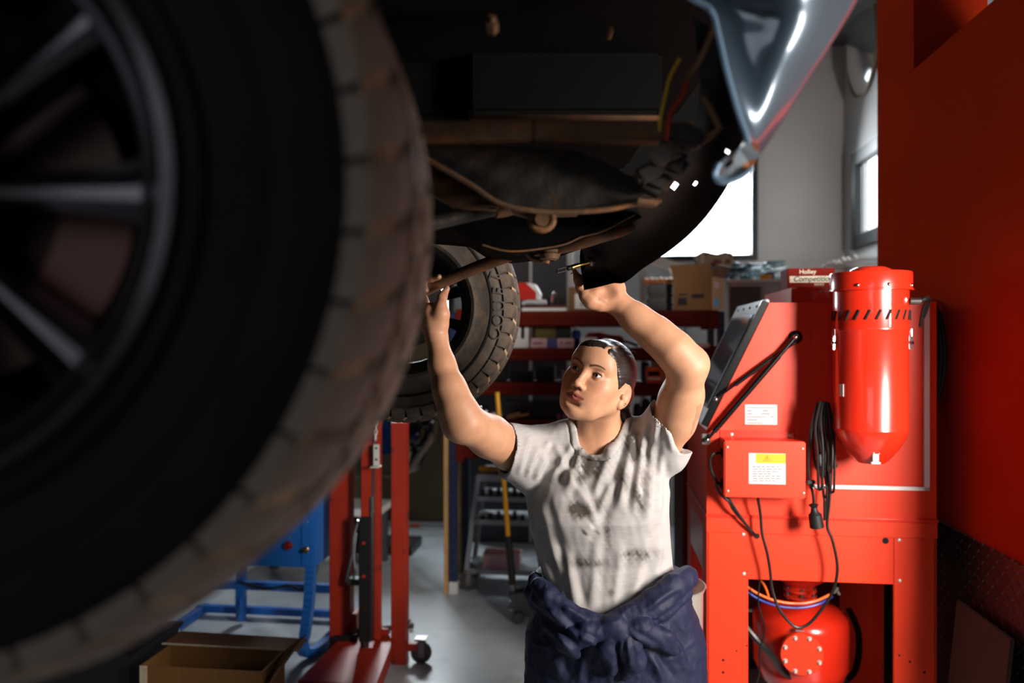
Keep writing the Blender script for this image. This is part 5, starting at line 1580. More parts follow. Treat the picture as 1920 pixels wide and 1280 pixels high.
# ---------------------------------------------------------------- head frame
def rot(axis, a): return np.array(Matrix.Rotation(math.radians(a), 3, axis))


HR = rot('Z', -35) @ rot('Y', 16) @ rot('X', -13)
EM = PA(1099, 697, 1.815)                       # midpoint between the eyes
HO = EM - HR @ np.array([0, -.084, 0.])         # head origin, at eye level in the middle of the skull
hl = lambda x, y, z: HO + HR @ np.array([x, y, z], float)
# ---------------------------------------------------------------- joints
shA = PA(1008, 856, 1.955); elA = PA(872, 792, 1.745); wrA = PA(818, 628, 1.80)
shB = PA(1232, 842, 1.955); elB = PA(1289, 686, 1.80); wrB = PA(1163, 572, 1.835)
neck0 = PA(1122, 838, 1.965); neck1 = hl(0, .035, -.05)
body = Field(axis_grid(-.30, .56, .075, .335, .0024, .0015), axis_grid(1.62, 2.12, 1.765, 2.03, .0026, .0016), axis_grid(1.24, 1.84, 1.375, 1.625, .0024, .0015))
B = body
# torso top, neck
B.ell(PA(1120, 960, 1.98), (.165, .095, .16), .03)
B.chain([shA, PA(1060, 845, 1.97), neck0, PA(1180, 840, 1.97), shB], [.05, .058, .07, .06, .05], .04)
B.chain([PA(1122, 860, 1.975), PA(1121, 810, 1.955), neck1], [.068, .057, .054], .02)
B.chain([hl(.045, .012, -.05), PA(1128, 838, 1.925)], [.014, .014], .025)       # neck muscle
B.chain([hl(-.045, .005, -.05), PA(1112, 842, 1.925)], [.013, .013], .025)
# arm A: foreshortened upper arm, forearm rising
B.chain([shA, PA(960, 842, 1.90), PA(918, 818, 1.82), elA], [.056, .053, .050, .044], .02)
B.chain([elA, PA(856, 765, 1.745), PA(843, 730, 1.755), PA(829, 685, 1.775), wrA], [.044, .042, .0375, .030, .0250], .02)
B.ell(PA(858, 800, 1.745), (.03, .03, .026), .03)
# arm B
B.chain([shB, PA(1264, 790, 1.90), PA(1280, 740, 1.85), elB], [.052, .051, .049, .041], .02)
B.ell(PA(1270, 765, 1.87), (.045, .045, .058), .03)
B.chain([elB, PA(1262, 655, 1.80), PA(1228, 625, 1.815), PA(1192, 597, 1.825), wrB], [.041, .0405, .0370, .0315, .0275], .035)
B.ell(PA(1306, 678, 1.80), (.020, .022, .022), .03)
# ---------------------------------------------------------------- skull and face (local: -y forward, +x to the picture's right)
def he(c, r, k=.01, mode='add', R=None): B.ell(hl(*c), r, k, mode, HR if R is None else HR @ R)
def hc(p, q, r0, r1, k=.01, mode='add'): B.cone(hl(*p), hl(*q), r0, r1, k, mode)


he((0, .012, .016), (.0735, .095, .083))
he((0, -.028, -.022), (.0575, .056, .080), .03)
he((0, -.040, -.066), (.040, .044, .038), .03)
for sx in (-1, 1):
    hc((sx * .050, .006, -.050), (sx * .027, -.054, -.084), .018, .018, .03)
    hc((sx * .027, -.054, -.084), (0, -.072, -.092), .018, .018, .025)
    he((sx * .040, -.055, -.024), (.025, .024, .023), .025)
    he((sx * .029, -.060, -.050), (.025, .026, .027), .025)
    hc((sx * .014, -.083, .020), (sx * .046, -.066, .022), .010, .009, .02)
he((0, -.068, .045), (.050, .028, .034), .03)            # forehead
he((0, -.076, -.092), (.017, .017, .015), .02)           # chin
he((0, -.076, -.060), (.033, .018, .022), .02)           # muzzle
for sx in (-1, 1):
    he((sx * .030, -.098, .0015), (.017, .015, .0105), .014, 'cut')      # sockets
# nose
hc((0, -.086, .010), (0, -.1035, -.030), .0068, .0088, .012)
he((0, -.1075, -.0345), (.0098, .0095, .0085), .007)
for sx in (-1, 1):
    he((sx * .0108, -.0985, -.0385), (.0068, .0088, .0066), .006)
    he((sx * .0064, -.1035, -.0455), (.0040, .0060, .0042), .004, 'cut')
# lips
hc((0, -.0935, -.0505), (0, -.093, -.0555), .004, .004, .006)
for sx in (-1, 1):
    hc((sx * .004, -.0935, -.0600), (sx * .0255, -.0835, -.0642), .0055, .0024, .006)
    hc((0, -.0925, -.0695), (sx * .0225, -.0840, -.0660), .0066, .0027, .006)
    hc((0, -.1005, -.0645), (sx * .0255, -.0855, -.0650), .0014, .0010, .0025, 'cut')
    he((sx * .0285, -.0805, -.0655), (.004, .005, .004), .006, 'cut')
he((0, -.097, -.083), (.016, .008, .005), .012, 'cut')
# eyelids round the eyeballs
EYES = [(sx * .0305, -.0745, .0) for sx in (-1, 1)]; ER = .0120
for ei, (ex, ey, ez) in enumerate(EYES):
    he((ex, ey, ez), (ER + .0020,) * 3, .005)
    sg = 1 if ex > 0 else -1
    c = hl(ex, ey, ez)
    def lens(X, Y, Z, c=c, sg=sg):
        dx, dy, dz = X - c[0], Y - c[1], Z - c[2]
        x = HR[0, 0] * dx + HR[1, 0] * dy + HR[2, 0] * dz; y = HR[0, 1] * dx + HR[1, 1] * dy + HR[2, 1] * dz; z = HR[0, 2] * dx + HR[1, 2] * dy + HR[2, 2] * dz
        x = x * sg; z = z - .10 * x
        up = np.sqrt(x * x + (z + .0125) ** 2) - .0183; dn = np.sqrt(x * x + (z - .0160) ** 2) - .0201
        return np.maximum(np.maximum(up, dn), np.maximum(y + .006, -y - .03))
    B.fn(lens, c - .03, c + .03, .0012, 'cut')
    hc((ex - .012, ey - .0085, ez + .0062), (ex + .012, ey - .0085, ez + .0062 ), .0022, .0022, .004)
# ears
for sx in (-1, 1):
    Rr = rot('Z', -sx * 22)
    he((sx * .0745, .014, -.024), (.0075, .0185, .031), .006, 'add', Rr)
    he((sx * .0835, .006, -.018), (.0075, .0105, .0185), .004, 'cut', Rr)
    he((sx * .0755, .004, -.046), (.0065, .010, .012), .006, 'add', Rr)
    he((sx * .0765, -.002, -.026), (.0045, .0045, .007), .004, 'add', Rr)
# ---------------------------------------------------------------- hands
def finger(pts, rs, k=.006): B.chain(pts, rs, k)


# hand A (picture left): gripping the bar, thumb in front
def a_(x, y, d): return PA(x, y, d)
B.chain([wrA, a_(816, 606, 1.80), a_(811, 588, 1.805)], [.0265, .027, .028], .012)
B.chain([a_(800, 608, 1.805), a_(792, 588, 1.82), a_(789, 572, 1.83)], [.019, .020, .018], .012)
B.chain([a_(827, 606, 1.79), a_(827, 588, 1.785), a_(827, 572, 1.785)], [.018, .0185, .0135], .012)
finger([a_(827, 574, 1.785), a_(829, 558, 1.795), a_(838, 541, 1.81)], [.0132, .0115, .0072])
finger([a_(800, 578, 1.835), a_(790, 548, 1.865), a_(798, 529, 1.868), a_(811, 523, 1.845), a_(823, 519, 1.828)], [.0125, .0112, .0102, .0095, .0070])
finger([a_(793, 580, 1.83), a_(780, 553, 1.855), a_(784, 535, 1.86), a_(793, 532, 1.84), a_(799, 545, 1.825)], [.0125, .011, .0102, .0095, .0072])
finger([a_(788, 584, 1.825), a_(772, 560, 1.845), a_(772, 545, 1.85), a_(780, 540, 1.83), a_(787, 552, 1.815)], [.012, .0105, .0098, .009, .007])
finger([a_(786, 592, 1.82), a_(768, 572, 1.835), a_(765, 558, 1.84), a_(771, 552, 1.822), a_(777, 561, 1.81)], [.011, .0095, .0088, .008, .0065])
# hand B (picture right): palm to the camera, fingers up behind the valance, thumb in front of it at the left
B.chain([wrB, a_(1148, 556, 1.84), a_(1142, 540, 1.845)], [.0285, .029, .026], .012)
B.chain([a_(1140, 566, 1.835), a_(1122, 556, 1.835), a_(1112, 545, 1.84)], [.024, .024, .02], .012)
B.chain([a_(1154, 556, 1.845), a_(1156, 540, 1.85), a_(1152, 530, 1.855)], [.021, .0195, .016], .012)
B.chain([a_(1124, 568, 1.83), a_(1108, 563, 1.825), a_(1097, 555, 1.825)], [.021, .019, .0145], .012)
finger([a_(1098, 556, 1.825), a_(1089, 540, 1.835), a_(1084, 523, 1.84), a_(1078, 509, 1.845)], [.0135, .0122, .0112, .0068])
B.ell(PA(1139, 547, 1.804), (.021, .012, .012), .012, 'cut'); B.chain([PA(1106, 548, 1.803), PA(1122, 560, 1.803), PA(1138, 572, 1.805)], [.003, .003, .002], .006, 'cut')
for k, (x, y) in enumerate(((1112, 546), (1124, 540), (1138, 536), (1150, 533))):
    L_ = (.042, .046, .043, .034)[k]
    p0 = a_(x, y, 1.85); p1 = p0 + np.array([-.008, .020, L_ * .9]); p2 = p1 + np.array([-.006, -.004, L_ * .72]); p3 = p2 + np.array([-.004, -.012, L_ * .5])
    finger([p0, p1, p2, p3], [.0125, .011, .0098, .0075])
V, Fc = B.mesh()
V = relax(V, Fc, 1, .35)
N = normals(V, Fc)
# ---------------------------------------------------------------- skin colour, plus shade painted at the mouth line and nostrils
Lc = (V - HO) @ HR
skin = np.array(lin('bd8b6c')); col = np.tile(skin, (len(V), 1))
def blend(c, w):
    global col
    w = np.clip(w, 0, 1)[:, None]; col = col * (1 - w) + np.array(lin(c)) * w
def blob(x, y, z, r, p=2.0):
    r = np.array(r if hasattr(r, '__len__') else (r,) * 3)
    d = np.sqrt((((Lc - np.array([x, y, z])) / r) ** 2).sum(1)); return np.exp(-d ** p)
inhead = (np.abs(Lc) < np.array([.1, .13, .14])).all(1)
ar = np.linalg.norm(V - PA(838, 541, 1.81), axis=1)
for p_, c_ in ((PA(816, 570, 1.8), .05), (PA(1130, 545, 1.83), .05)):
    d = np.linalg.norm(V - p_, axis=1); blend('c07a5c', .35 * np.exp(-(d / c_) ** 2))
d = np.linalg.norm(V - PA(1146, 542, 1.81), axis=1); blend('4a3a34', .55 * np.exp(-(d / .014) ** 2) * (gnoise(V * 30, 5) * .5 + .8))   # grease in the palm
face = inhead & (Lc[:, 1] < 0)
for sx in (-1, 1):
    blend('c4704e', .35 * blob(sx * .044, -.065, -.036, (.022, .04, .02)) * face)
    blend('b8806a', .35 * blob(sx * .0305, -.09, .004, (.016, .02, .011)) * face)
    blend('b06a50', .3 * blob(sx * .075, .018, -.02, (.02, .025, .035)) * inhead)
blend('c2785a', .3 * blob(0, -.112, -.036, .014) * face)
# lips
lx = np.abs(Lc[:, 0])
up = (-.0545 - .0035 * np.exp(-(lx / .004) ** 2) * 1.0 - np.clip(lx - .004, 0, 1) * .36); lo_ = -.0768 + (lx / .026) ** 2 * .0105
lipw = np.clip((up - Lc[:, 2]) / .0016, 0, 1) * np.clip((Lc[:, 2] - lo_) / .0016, 0, 1) * np.clip((.0265 - lx) / .002, 0, 1) * (Lc[:, 1] < -.075)
blend('9e4e48', .9 * lipw)
blend('4a1e1a', .85 * np.exp(-((Lc[:, 2] + .0645 ) / .0011) ** 2) * (lx < .025) * (Lc[:, 1] < -.075) * (Lc[:, 1] > -.1))  # shade in the groove between the lips, painted as a dark line
blend('3a1812', .8 * np.maximum(blob(.0064, -.1005, -.0445, (.0035, .006, .003)), blob(-.0064, -.1005, -.0445, (.0035, .006, .003))) * face)  # shade inside the nostrils, painted dark
# brows and lash lines
for sx in (-1, 1):
    x = sx * Lc[:, 0]; t = np.clip((x - .011) / .038, 0, 1)
    zc = .0165 + .0085 * np.sin(t * 2.2) - .0045 * t * t; hw = .0026 * (1 - .62 * t) + .0006
    w = np.exp(-((Lc[:, 2] - zc) / hw) ** 4) * np.clip((x - .009) / .003, 0, 1) * np.clip((.049 - x) / .004, 0, 1) * face
    blend('2a1a14', .92 * w)
    r_ = np.hypot(x - .0305, 0); xe = x - .0305; ze = Lc[:, 2] - .10 * xe
    upc = -.0125 + np.sqrt(np.maximum(.0187 ** 2 - xe ** 2, 0))
    w = np.exp(-((ze - upc - .0003) / .0015) ** 2) * (np.abs(xe) < .0125) * (Lc[:, 1] < -.07) * face
    blend('140b08', .98 * w)
    dnc = .0160 - np.sqrt(np.maximum(.0204 ** 2 - xe ** 2, 0))
    w = np.exp(-((ze - dnc + .0003) / .0008) ** 2) * (np.abs(xe) < .012) * (Lc[:, 1] < -.07) * face
    blend('5a3626', .6 * w)
# moles
for (x, y, z_) in ((.036, -.07, .047), (.03, -.06, -.118)):
    pass
# fine line tattoo on the upper arm
for (pp, qq) in (((1303, 805), (1306, 762)), ((1307, 790), (1309, 760)), ((1310, 785), (1313, 757)), ((1300, 815), (1303, 790))):
    a0 = PA(*pp, 1.84); a1 = PA(*qq, 1.82); dd = (a1 - a0)[[0, 2]]; L2 = dd @ dd
    t = np.clip(((V[:, [0, 2]] - a0[[0, 2]]) @ dd) / L2, 0, 1); r_ = np.linalg.norm(V[:, [0, 2]] - a0[[0, 2]] - t[:, None] * dd, axis=1)
    blend('4a4440', .6 * np.exp(-(r_ / .0014) ** 2) * (V[:, 1] < 1.90))
col = col * (1 + .05 * gnoise(V * 25, 2)[:, None])
m_skin = mat('skin', 'c98f6a', .48, 0, .04, 40, .12, 700, spec=.4, attr=True, sss=.12)
np_mesh('body', V, Fc, m_skin, col, woman)
# eyeballs
m_eye = mat('eye', 'eae4e0', .08, 0, 0, 5, attr=True, coat=1.0)
gaze = HR @ rot('Z', -16) @ rot('X', -6)
for (ex, ey, ez) in EYES:
    eb = MB().sphere((0, 0, 0), ER, 48, 32); ev = np.array(eb.v); d_ = np.arccos(np.clip(-ev[:, 1] / ER, -1, 1))
    cc = np.tile(np.array(lin('e6dfda')), (len(ev), 1))
    cc[d_ < .56] = lin('22120a'); cc[d_ < .20] = (.003, .003, .003)
    me = bpy.data.meshes.new('eyeball'); me.from_pydata((ev @ gaze.T + hl(ex, ey, ez)).tolist(), [], eb.f); me.update()
    me.polygons.foreach_set('use_smooth', [True] * len(me.polygons))
    at = me.color_attributes.new('Col', 'FLOAT_COLOR', 'POINT'); at.data.foreach_set('color', np.concatenate([cc, np.ones((len(cc), 1))], 1).astype(np.float32).ravel())
    me.materials.append(m_eye); o = bpy.data.objects.new('eyeball', me); C.objects.link(o); attach(o, woman, True)
# nails
m_nail = mat('nail', 'e2b8a4', .25, 0, .03, 20)
for (tip, back) in ((a_(838, 541, 1.81), a_(829, 558, 1.795)), (a_(823, 519, 1.828), a_(811, 523, 1.845)), (a_(799, 545, 1.825), a_(793, 532, 1.84))):
    d = (tip - back) / np.linalg.norm(tip - back); c = tip - d * .003 + np.array([.0015, -.0062, .0])
    q = Vector(d).to_track_quat('Z', 'Y').to_matrix().to_4x4(); q.translation = Vector(c)
    MB().sphere((0, 0, 0), (.0048, .0028, .0062), 12, 8).xf(q).build('nail', m_nail, woman, world=True, smooth=True)

# ---------------------------------------------------------------- hair
hf = Field(np.arange(HO[0] - .135, HO[0] + .16, .0019), np.arange(HO[1] - .14, HO[1] + .17, .0019), np.arange(HO[2] - .16, HO[2] + .15, .0019))
hf.ell(hl(0, .014, .016), (.0775, .0995, .0870), .01, 'add', HR)
hf.ell(hl(0, .045, -.03), (.062, .07, .06), .03, 'add', HR)
hf.ell(hl(0, -.068, .045), (.0530, .0310, .0370), .03, 'add', HR); hf.ell(hl(0, -.028, -.022), (.0610, .0590, .0830), .03, 'add', HR)
def hairline(X, Y, Z):
    dx, dy, dz = X - HO[0], Y - HO[1], Z - HO[2]
    x = HR[0, 0] * dx + HR[1, 0] * dy + HR[2, 0] * dz; y = HR[0, 1] * dx + HR[1, 1] * dy + HR[2, 1] * dz; z = HR[0, 2] * dx + HR[1, 2] * dy + HR[2, 2] * dz
    ys = np.array([-.13, -.105, -.088, -.068, -.050, -.034, -.024, -.006, .018, .034, .06, .13], np.float32)
    zs = np.array([.056, .054, .050, .040, .020, -.008, -.022, .004, -.002, -.046, -.072, -.082], np.float32)
    lim = np.interp(y.ravel(), ys, zs).reshape(y.shape).astype(np.float32)
    lim = lim + .010 * np.exp(-((x - .018) / .02) ** 2) * (y < -.02)
    return (lim - z) * .75
hf.fn(hairline, HO - .2, HO + .2, .016, 'cap')
# parting groove, then the tail and its tie
hf.chain([hl(.030, -.088, .060), hl(.030, -.050, .090), hl(.026, .0, .108)], [.0028, .0028, .0020], .005, 'cut')
tail = [PA(1166, 756, 1.955), PA(1168, 770, 1.955), PA(1174, 784, 1.945), PA(1186, 796, 1.935)]
hf.chain([hl(.0, .07, -.03), PA(1164, 742, 1.96), tail[0]], [.04, .030, .015], .02)
hf.chain(tail, [.014, .017, .015, .005], .006)
HVt, HF = hf.mesh(); HVt = relax(HVt, HF, 1, .4)
HN = normals(HVt, HF); HL = (HVt - HO) @ HR
# combed strands: ridges that run from the hairline back to the tie
tie = np.array([.012, .10, -.04]); dlt = HL - tie
theta = np.arctan2(HL[:, 0] - .012, HL[:, 2] + .04 + .25 * (HL[:, 1] < .2) * 0)
rid = np.sin(theta * 95 + 3 * np.sin(theta * 11)) * .35 + np.sin(theta * 47 + 1.7) * .4 + np.sin(theta * 170) * .25
HVt = HVt + HN * (rid * .0005)[:, None]
hc_ = np.tile(np.array(lin('1d1411')), (len(HVt), 1)) * (1 + .35 * rid[:, None])
part = np.exp(-((HL[:, 0] - .030) / .0022) ** 2) * (HL[:, 1] < -.01) * (HL[:, 2] > .06)
hc_ = hc_ * (1 - .6 * part[:, None]) + np.array(lin('b07a58')) * .6 * part[:, None]
m_hair = mat('hair', '1d1411', .44, 0, .15, 60, .1, 300, spec=.6, attr=True)
np_mesh('hair', HVt, HF, m_hair, hc_, woman)
q = [PA(1167, 763, 1.955) + np.array([.017 * math.cos(t), .017 * math.sin(t), .003 * math.cos(t)]) for t in np.linspace(0, 2 * PI, 17)]
MB().tube(q, .0045, 8, False).build('hair_tie', mat('hair_tie_blue', '5a7a90', .6), woman, world=True, smooth=True)
rr = random.Random(9)
b = MB()
for i in range(34):                                  # loose strands at the crown and nape
    x = rr.uniform(-.05, .06); y = rr.uniform(-.03, .07); r0 = math.sqrt(max(0, 1 - (x / .0790) ** 2 - ((y - .014) / .1010) ** 2)) * .0885 + .016
    p0 = hl(x, y, r0 - .002); p1 = hl(x + rr.uniform(-.01, .01), y + .02, r0 + rr.uniform(.001, .005)); p2 = hl(x + rr.uniform(-.02, .02), y + .04, r0 - .004 + rr.uniform(-.002, .004))
    b.tube([p0, p1, p2], .00035, 3)
for i in range(10):
    p0 = PA(1170 + i, 776, 1.945); b.tube([p0, PA(1178 + i * 1.5, 788 - i * .5, 1.94), PA(1190 + i * 1.5, 798 - i, 1.935)], .0004, 3)
o = b.build('loose_strands', m_hair, woman, world=True); o['kind'] = 'stuff'
o.data.materials.clear(); o.data.materials.append(mat('loose_hair', '1d1411', .4))
# earrings
for (x, y, z_, r_) in ((.0815, .006, -.046, .0036), (.083, .012, -.041, .0032)):
    MB().tube([hl(x + r_ * math.cos(t) * .3, y + r_ * math.cos(t), z_ + r_ * math.sin(t)) for t in np.linspace(0, 2 * PI, 13)], .0007, 6, False).build('earring', m_chrome, woman, world=True, smooth=True)

# ---------------------------------------------------------------- t-shirt
sf = Field(np.arange(-.06, .50, .003), np.arange(1.74, 2.20, .003), np.arange(.78, 1.50, .003))
def sec(y, x0, x1, d0, d1):      # a torso cross-section seen at picture row y between columns x0 and x1
    d = (d0 + d1) / 2; c = PA((x0 + x1) / 2, y, d); return c, (x1 - x0) / 2 * d / F, (d1 - d0) / 2
secs = [sec(800, 1085, 1165, 1.90, 2.03), sec(822, 1035, 1205, 1.885, 2.06), sec(845, 1003, 1235, 1.868, 2.075), sec(880, 985, 1250, 1.845, 2.085), sec(920, 984, 1254, 1.825, 2.085), sec(960, 990, 1252, 1.815, 2.085), sec(1000, 998, 1254, 1.835, 2.085),
        sec(1040, 1008, 1258, 1.845, 2.085), sec(1080, 1020, 1262, 1.840, 2.085), sec(1130, 1022, 1268, 1.835, 2.09), sec(1180, 1015, 1280, 1.835, 2.10), sec(1240, 1008, 1290, 1.835, 2.11)]
SZ = np.array([c[2] for c, _, _ in secs])[::-1]; SX = np.array([c[0] for c, _, _ in secs])[::-1]; SY = np.array([c[1] for c, _, _ in secs])[::-1]
SW_ = np.array([w for _, w, _ in secs])[::-1]; SDp = np.array([d for _, _, d in secs])[::-1]
def torso(X, Y, Z, grow=0.0):
    z = np.clip(Z, SZ[0], SZ[-1]); f = lambda A: np.interp(z.ravel(), SZ, A).reshape(z.shape)
    cx, cy, w, d = f(SX), f(SY), f(SW_) + grow, f(SDp) + grow
    k = (np.abs((X - cx) / w) ** 2.3 + np.abs((Y - cy) / d) ** 2.3) ** (1 / 2.3)
    return np.maximum((k - 1) * np.minimum(w, d), np.maximum(Z - SZ[-1], SZ[0] - Z))
sf.fn(torso, (-1, 0, 0), (1, 3, 3), .0)
# bust
sf.ell(PA(1068, 945, 1.862), (.060, .046, .060), .05); sf.ell(PA(1178, 938, 1.862), (.060, .046, .060), .05)
# shoulders and sleeves
sf.chain([PA(1020, 842, 1.965), PA(1070, 826, 1.96), PA(1098, 818, 1.965)], [.060, .052, .045], .03); sf.chain([PA(1215, 832, 1.965), PA(1185, 822, 1.96), PA(1150, 812, 1.965)], [.060, .052, .045], .03)
sf.chain([PA(1030, 858, 1.96), PA(995, 856, 1.945), PA(968, 849, 1.905), PA(940, 838, 1.86)], [.078, .071, .066, .064], .03)
sf.chain([PA(1205, 848, 1.965), PA(1238, 832, 1.945), PA(1256, 806, 1.915), PA(1266, 778, 1.885)], [.076, .070, .068, .068], .03)
# slack cloth below each arm
sf.ell(PA(990, 890, 1.94), (.035, .05, .035), .03); sf.ell(PA(1264, 858, 1.93), (.026, .045, .032), .025)
def plane(p, n):
    p = np.array(p); n = np.array(n, float); n /= np.linalg.norm(n)
    return lambda X, Y, Z: (X - p[0]) * n[0] + (Y - p[1]) * n[1] + (Z - p[2]) * n[2]
# sleeve ends
nA = PA(918, 818, 1.82) - PA(960, 842, 1.90); 
pA = plane(PA(946, 850, 1.885), (-.95, -.28, .10)); sf.fn(pA, (-1, 0, 1.15), tuple(PA(990, 740, 2.3)), .004, 'cap')
pB = plane(PA(1259, 812, 1.90), (.85, -.20, .42))
sf.fn(pB, tuple(PA(1228, 900, 1.5)), (1, 3, 3), .004, 'cap')
# bores so that the arms leave an open sleeve
sf.chain([PA(985, 855, 1.94), PA(968, 849, 1.905), PA(930, 834, 1.84)], [.050, .0565, .057], .004, 'cut')
sf.chain([PA(1240, 826, 1.94), PA(1256, 806, 1.915), PA(1270, 765, 1.87)], [.050, .0635, .0645], .004, 'cut')
# neck opening
nk_ = Field(*sf.ax); nk_.chain([PA(1117, 820, 1.89), PA(1120, 812, 1.93), PA(1126, 760, 1.95)], [.046, .060, .074], .004)
rib = np.maximum(sf.a - .0032, nk_.a - .015); sf.a = np.minimum(sf.a, rib); sf.a = np.maximum(sf.a, -nk_.a); del rib
TV_, TF = sf.mesh(); TV_ = relax(TV_, TF, 3, .5)
TN = normals(TV_, TF)
def sample(fl, Q):
    i = [np.clip(((Q[:, m] - fl.ax[m][0]) / (fl.ax[m][1] - fl.ax[m][0])), 0, len(fl.ax[m]) - 1.001) for m in range(3)]
    b0 = [np.floor(t).astype(int) for t in i]; fr = [t - b_ for t, b_ in zip(i, b0)]; o = 0
    for a in (0, 1):
        for b in (0, 1):
            for c in (0, 1): o = o + fl.a[b0[0] + a, b0[1] + b, b0[2] + c] * (fr[0] if a else 1 - fr[0]) * (fr[1] if b else 1 - fr[1]) * (fr[2] if c else 1 - fr[2])
    return o
def topx(Q): return 960 + F * Q[:, 0] / Q[:, 1], 640 - F * (Q[:, 2] - EYE) / Q[:, 1]
tpx, tpy = topx(TV_); front = TN[:, 1] < .35
def fold(a, b, w, h, taper=True):
    """a raised fold along a line on the cloth, w wide and h high"""
    a = np.array(a, float); b = np.array(b, float); d = b - a; L2 = d @ d
    q = np.stack([tpx, tpy], 1) - a; t = q @ d / L2; s_ = (q[:, 0] * d[1] - q[:, 1] * d[0]) / math.sqrt(L2)
    env = np.clip(t * 5, 0, 1) * np.clip((1 - t) * 4, 0, 1)
    return h * env * (np.exp(-(s_ / w) ** 2) - .55 * np.exp(-((s_ - w * 1.5) / w) ** 2)) * front
nd = sample(nk_, TV_); disp = np.where(nd < .016, .0014, 0) - .0022 * np.exp(-((nd - .0175) / .0022) ** 2)
for f_ in [((1092, 838), (1060, 930), 9, .006), ((1078, 826), (1032, 905), 8, .005), ((1152, 822), (1108, 945), 9, .007), ((1165, 815), (1128, 920), 8, .006), ((1186, 810), (1160, 960), 9, .007), ((1205, 812), (1188, 970), 8, .006),
           ((1222, 820), (1212, 975), 8, .005), ((1238, 850), (1235, 985), 7, .004), ((1040, 832), (1085, 935), 8, .0045), ((1025, 850), (1000, 900), 7, .005), ((1010, 835), (985, 895), 6, .005), ((990, 818), (972, 890), 6, .004), ((1030, 825), (1010, 860), 6, .004),
           ((1070, 880), (1118, 985), 9, .0055), ((1150, 890), (1112, 985), 9, .005), ((1112, 985), (1095, 1000), 9, .003), ((1010, 930), (1050, 1080), 9, .004), ((1000, 960), (1035, 1110), 8, .004), ((1120, 1000), (1110, 1150), 10, .0035), ((1165, 1010), (1150, 1150), 9, .003),
           ((1215, 1000), (1180, 1150), 9, .0035), ((1240, 1010), (1225, 1110), 8, .0035), ((1060, 1030), (1085, 1150), 9, .0035), ((1250, 790), (1262, 850), 6, .003), ((1262, 782), (1276, 848), 5, .0025), ((1236, 775), (1225, 830), 6, .0035), ((1215, 790), (1205, 840), 6, .0035)]:
    disp += 1.7 * fold(*f_)
disp += .0012 * gnoise(np.stack([TV_[:, 0] * 14, TV_[:, 1] * 8, TV_[:, 2] * 6], 1), 4)
TV_ = TV_ + TN * disp[:, None]; TV_ = relax(TV_, TF, 1, .4)
# cloth colour with the grease marks
tc_ = np.tile(np.array(lin('aaa6a5')), (len(TV_), 1))
nz1 = gnoise(np.stack([TV_[:, 0] * 26, TV_[:, 1] * 5, TV_[:, 2] * 18], 1), 8, 4); nz2 = gnoise(np.stack([TV_[:, 0] * 60 + TV_[:, 2] * 30, TV_[:, 1] * 5, TV_[:, 2] * 30], 1), 12, 3)
dirt = np.zeros(len(TV_))
for (x, y, sx, sy, s_) in ((1110, 870, 22, 18, 1.0), (1085, 880, 14, 26, .7), (1182, 828, 14, 22, 1.1), (1190, 850, 10, 20, .7), (1088, 960, 20, 14, .95), (1078, 948, 10, 12, .8), (1120, 945, 14, 16, .5), (1140, 1000, 8, 40, .5), (1200, 930, 14, 35, .7), (1165, 900, 12, 30, .4),
                           (1100, 1055, 34, 9, .6), (1055, 1050, 10, 12, .5), (1200, 1040, 32, 14, .55), (1180, 1045, 12, 10, .4), (1146, 1110, 5, 6, .6), (1022, 985, 12, 30, .35), (1225, 1120, 20, 12, .35), (1130, 1080, 50, 50, .16), (1120, 900, 70, 60, .14), (1215, 870, 12, 30, .45)):
    dirt += s_ * np.exp(-((tpx - x) / sx) ** 2 - ((tpy - y) / sy) ** 2)
dirt = np.clip(dirt * 1.5 * (.75 + .55 * nz1 + .35 * nz2), 0, .92) * front
tc_ = tc_ * (1 - dirt[:, None]) + np.array(lin('3e3630')) * dirt[:, None]
m_shirt = mat('shirt_cotton', 'b3aaa6', .85, 0, .06, 40, .18, 420, spec=.2, attr=True, stretch=(1, 1, 5))
np_mesh('t_shirt', TV_, TF, m_shirt, tc_, woman, 'stained heather grey t-shirt')
# collar rib and seams
nk = []
for (x, y, d) in ((1076, 802, 1.93), (1079, 818, 1.895), (1090, 836, 1.872), (1108, 847, 1.862), (1126, 846, 1.864), (1144, 836, 1.875), (1158, 818, 1.90), (1166, 800, 1.935), (1166, 792, 1.975), (1140, 786, 2.02), (1100, 790, 2.01), (1078, 796, 1.97), (1076, 802, 1.93)):
    nk.append(PA(x, y, d))

# ---------------------------------------------------------------- overalls tied at the waist
of = Field(np.arange(-.04, .56, .0036), np.arange(1.70, 2.28, .0036), np.arange(-.02, 1.14, .0036))
def osec(y, x0, x1, d0, d1): return sec(y, x0, x1, d0, d1)
osecs = [osec(1075, 1004, 1288, 1.845, 2.12), osec(1120, 1003, 1292, 1.80, 2.12), osec(1165, 1004, 1296, 1.795, 2.125), osec(1210, 1002, 1302, 1.80, 2.13), osec(1260, 1000, 1308, 1.80, 2.14), osec(1320, 998, 1312, 1.81, 2.14)]
OZ = np.array([c[2] for c, _, _ in osecs])[::-1]; OX = np.array([c[0] for c, _, _ in osecs])[::-1]; OY = np.array([c[1] for c, _, _ in osecs])[::-1]; OW = np.array([w for _, w, _ in osecs])[::-1]; OD = np.array([d for _, _, d in osecs])[::-1]
def hips(X, Y, Z):
    z = np.clip(Z, OZ[0], OZ[-1]); f = lambda A: np.interp(z.ravel(), OZ, A).reshape(z.shape)
    cx, cy, w, d = f(OX), f(OY), f(OW), f(OD)
    k = (np.abs((X - cx) / w) ** 2.4 + np.abs((Y - cy) / d) ** 2.4) ** (1 / 2.4)
    return np.maximum((k - 1) * np.minimum(w, d), np.maximum(Z - OZ[-1], OZ[0] - Z))
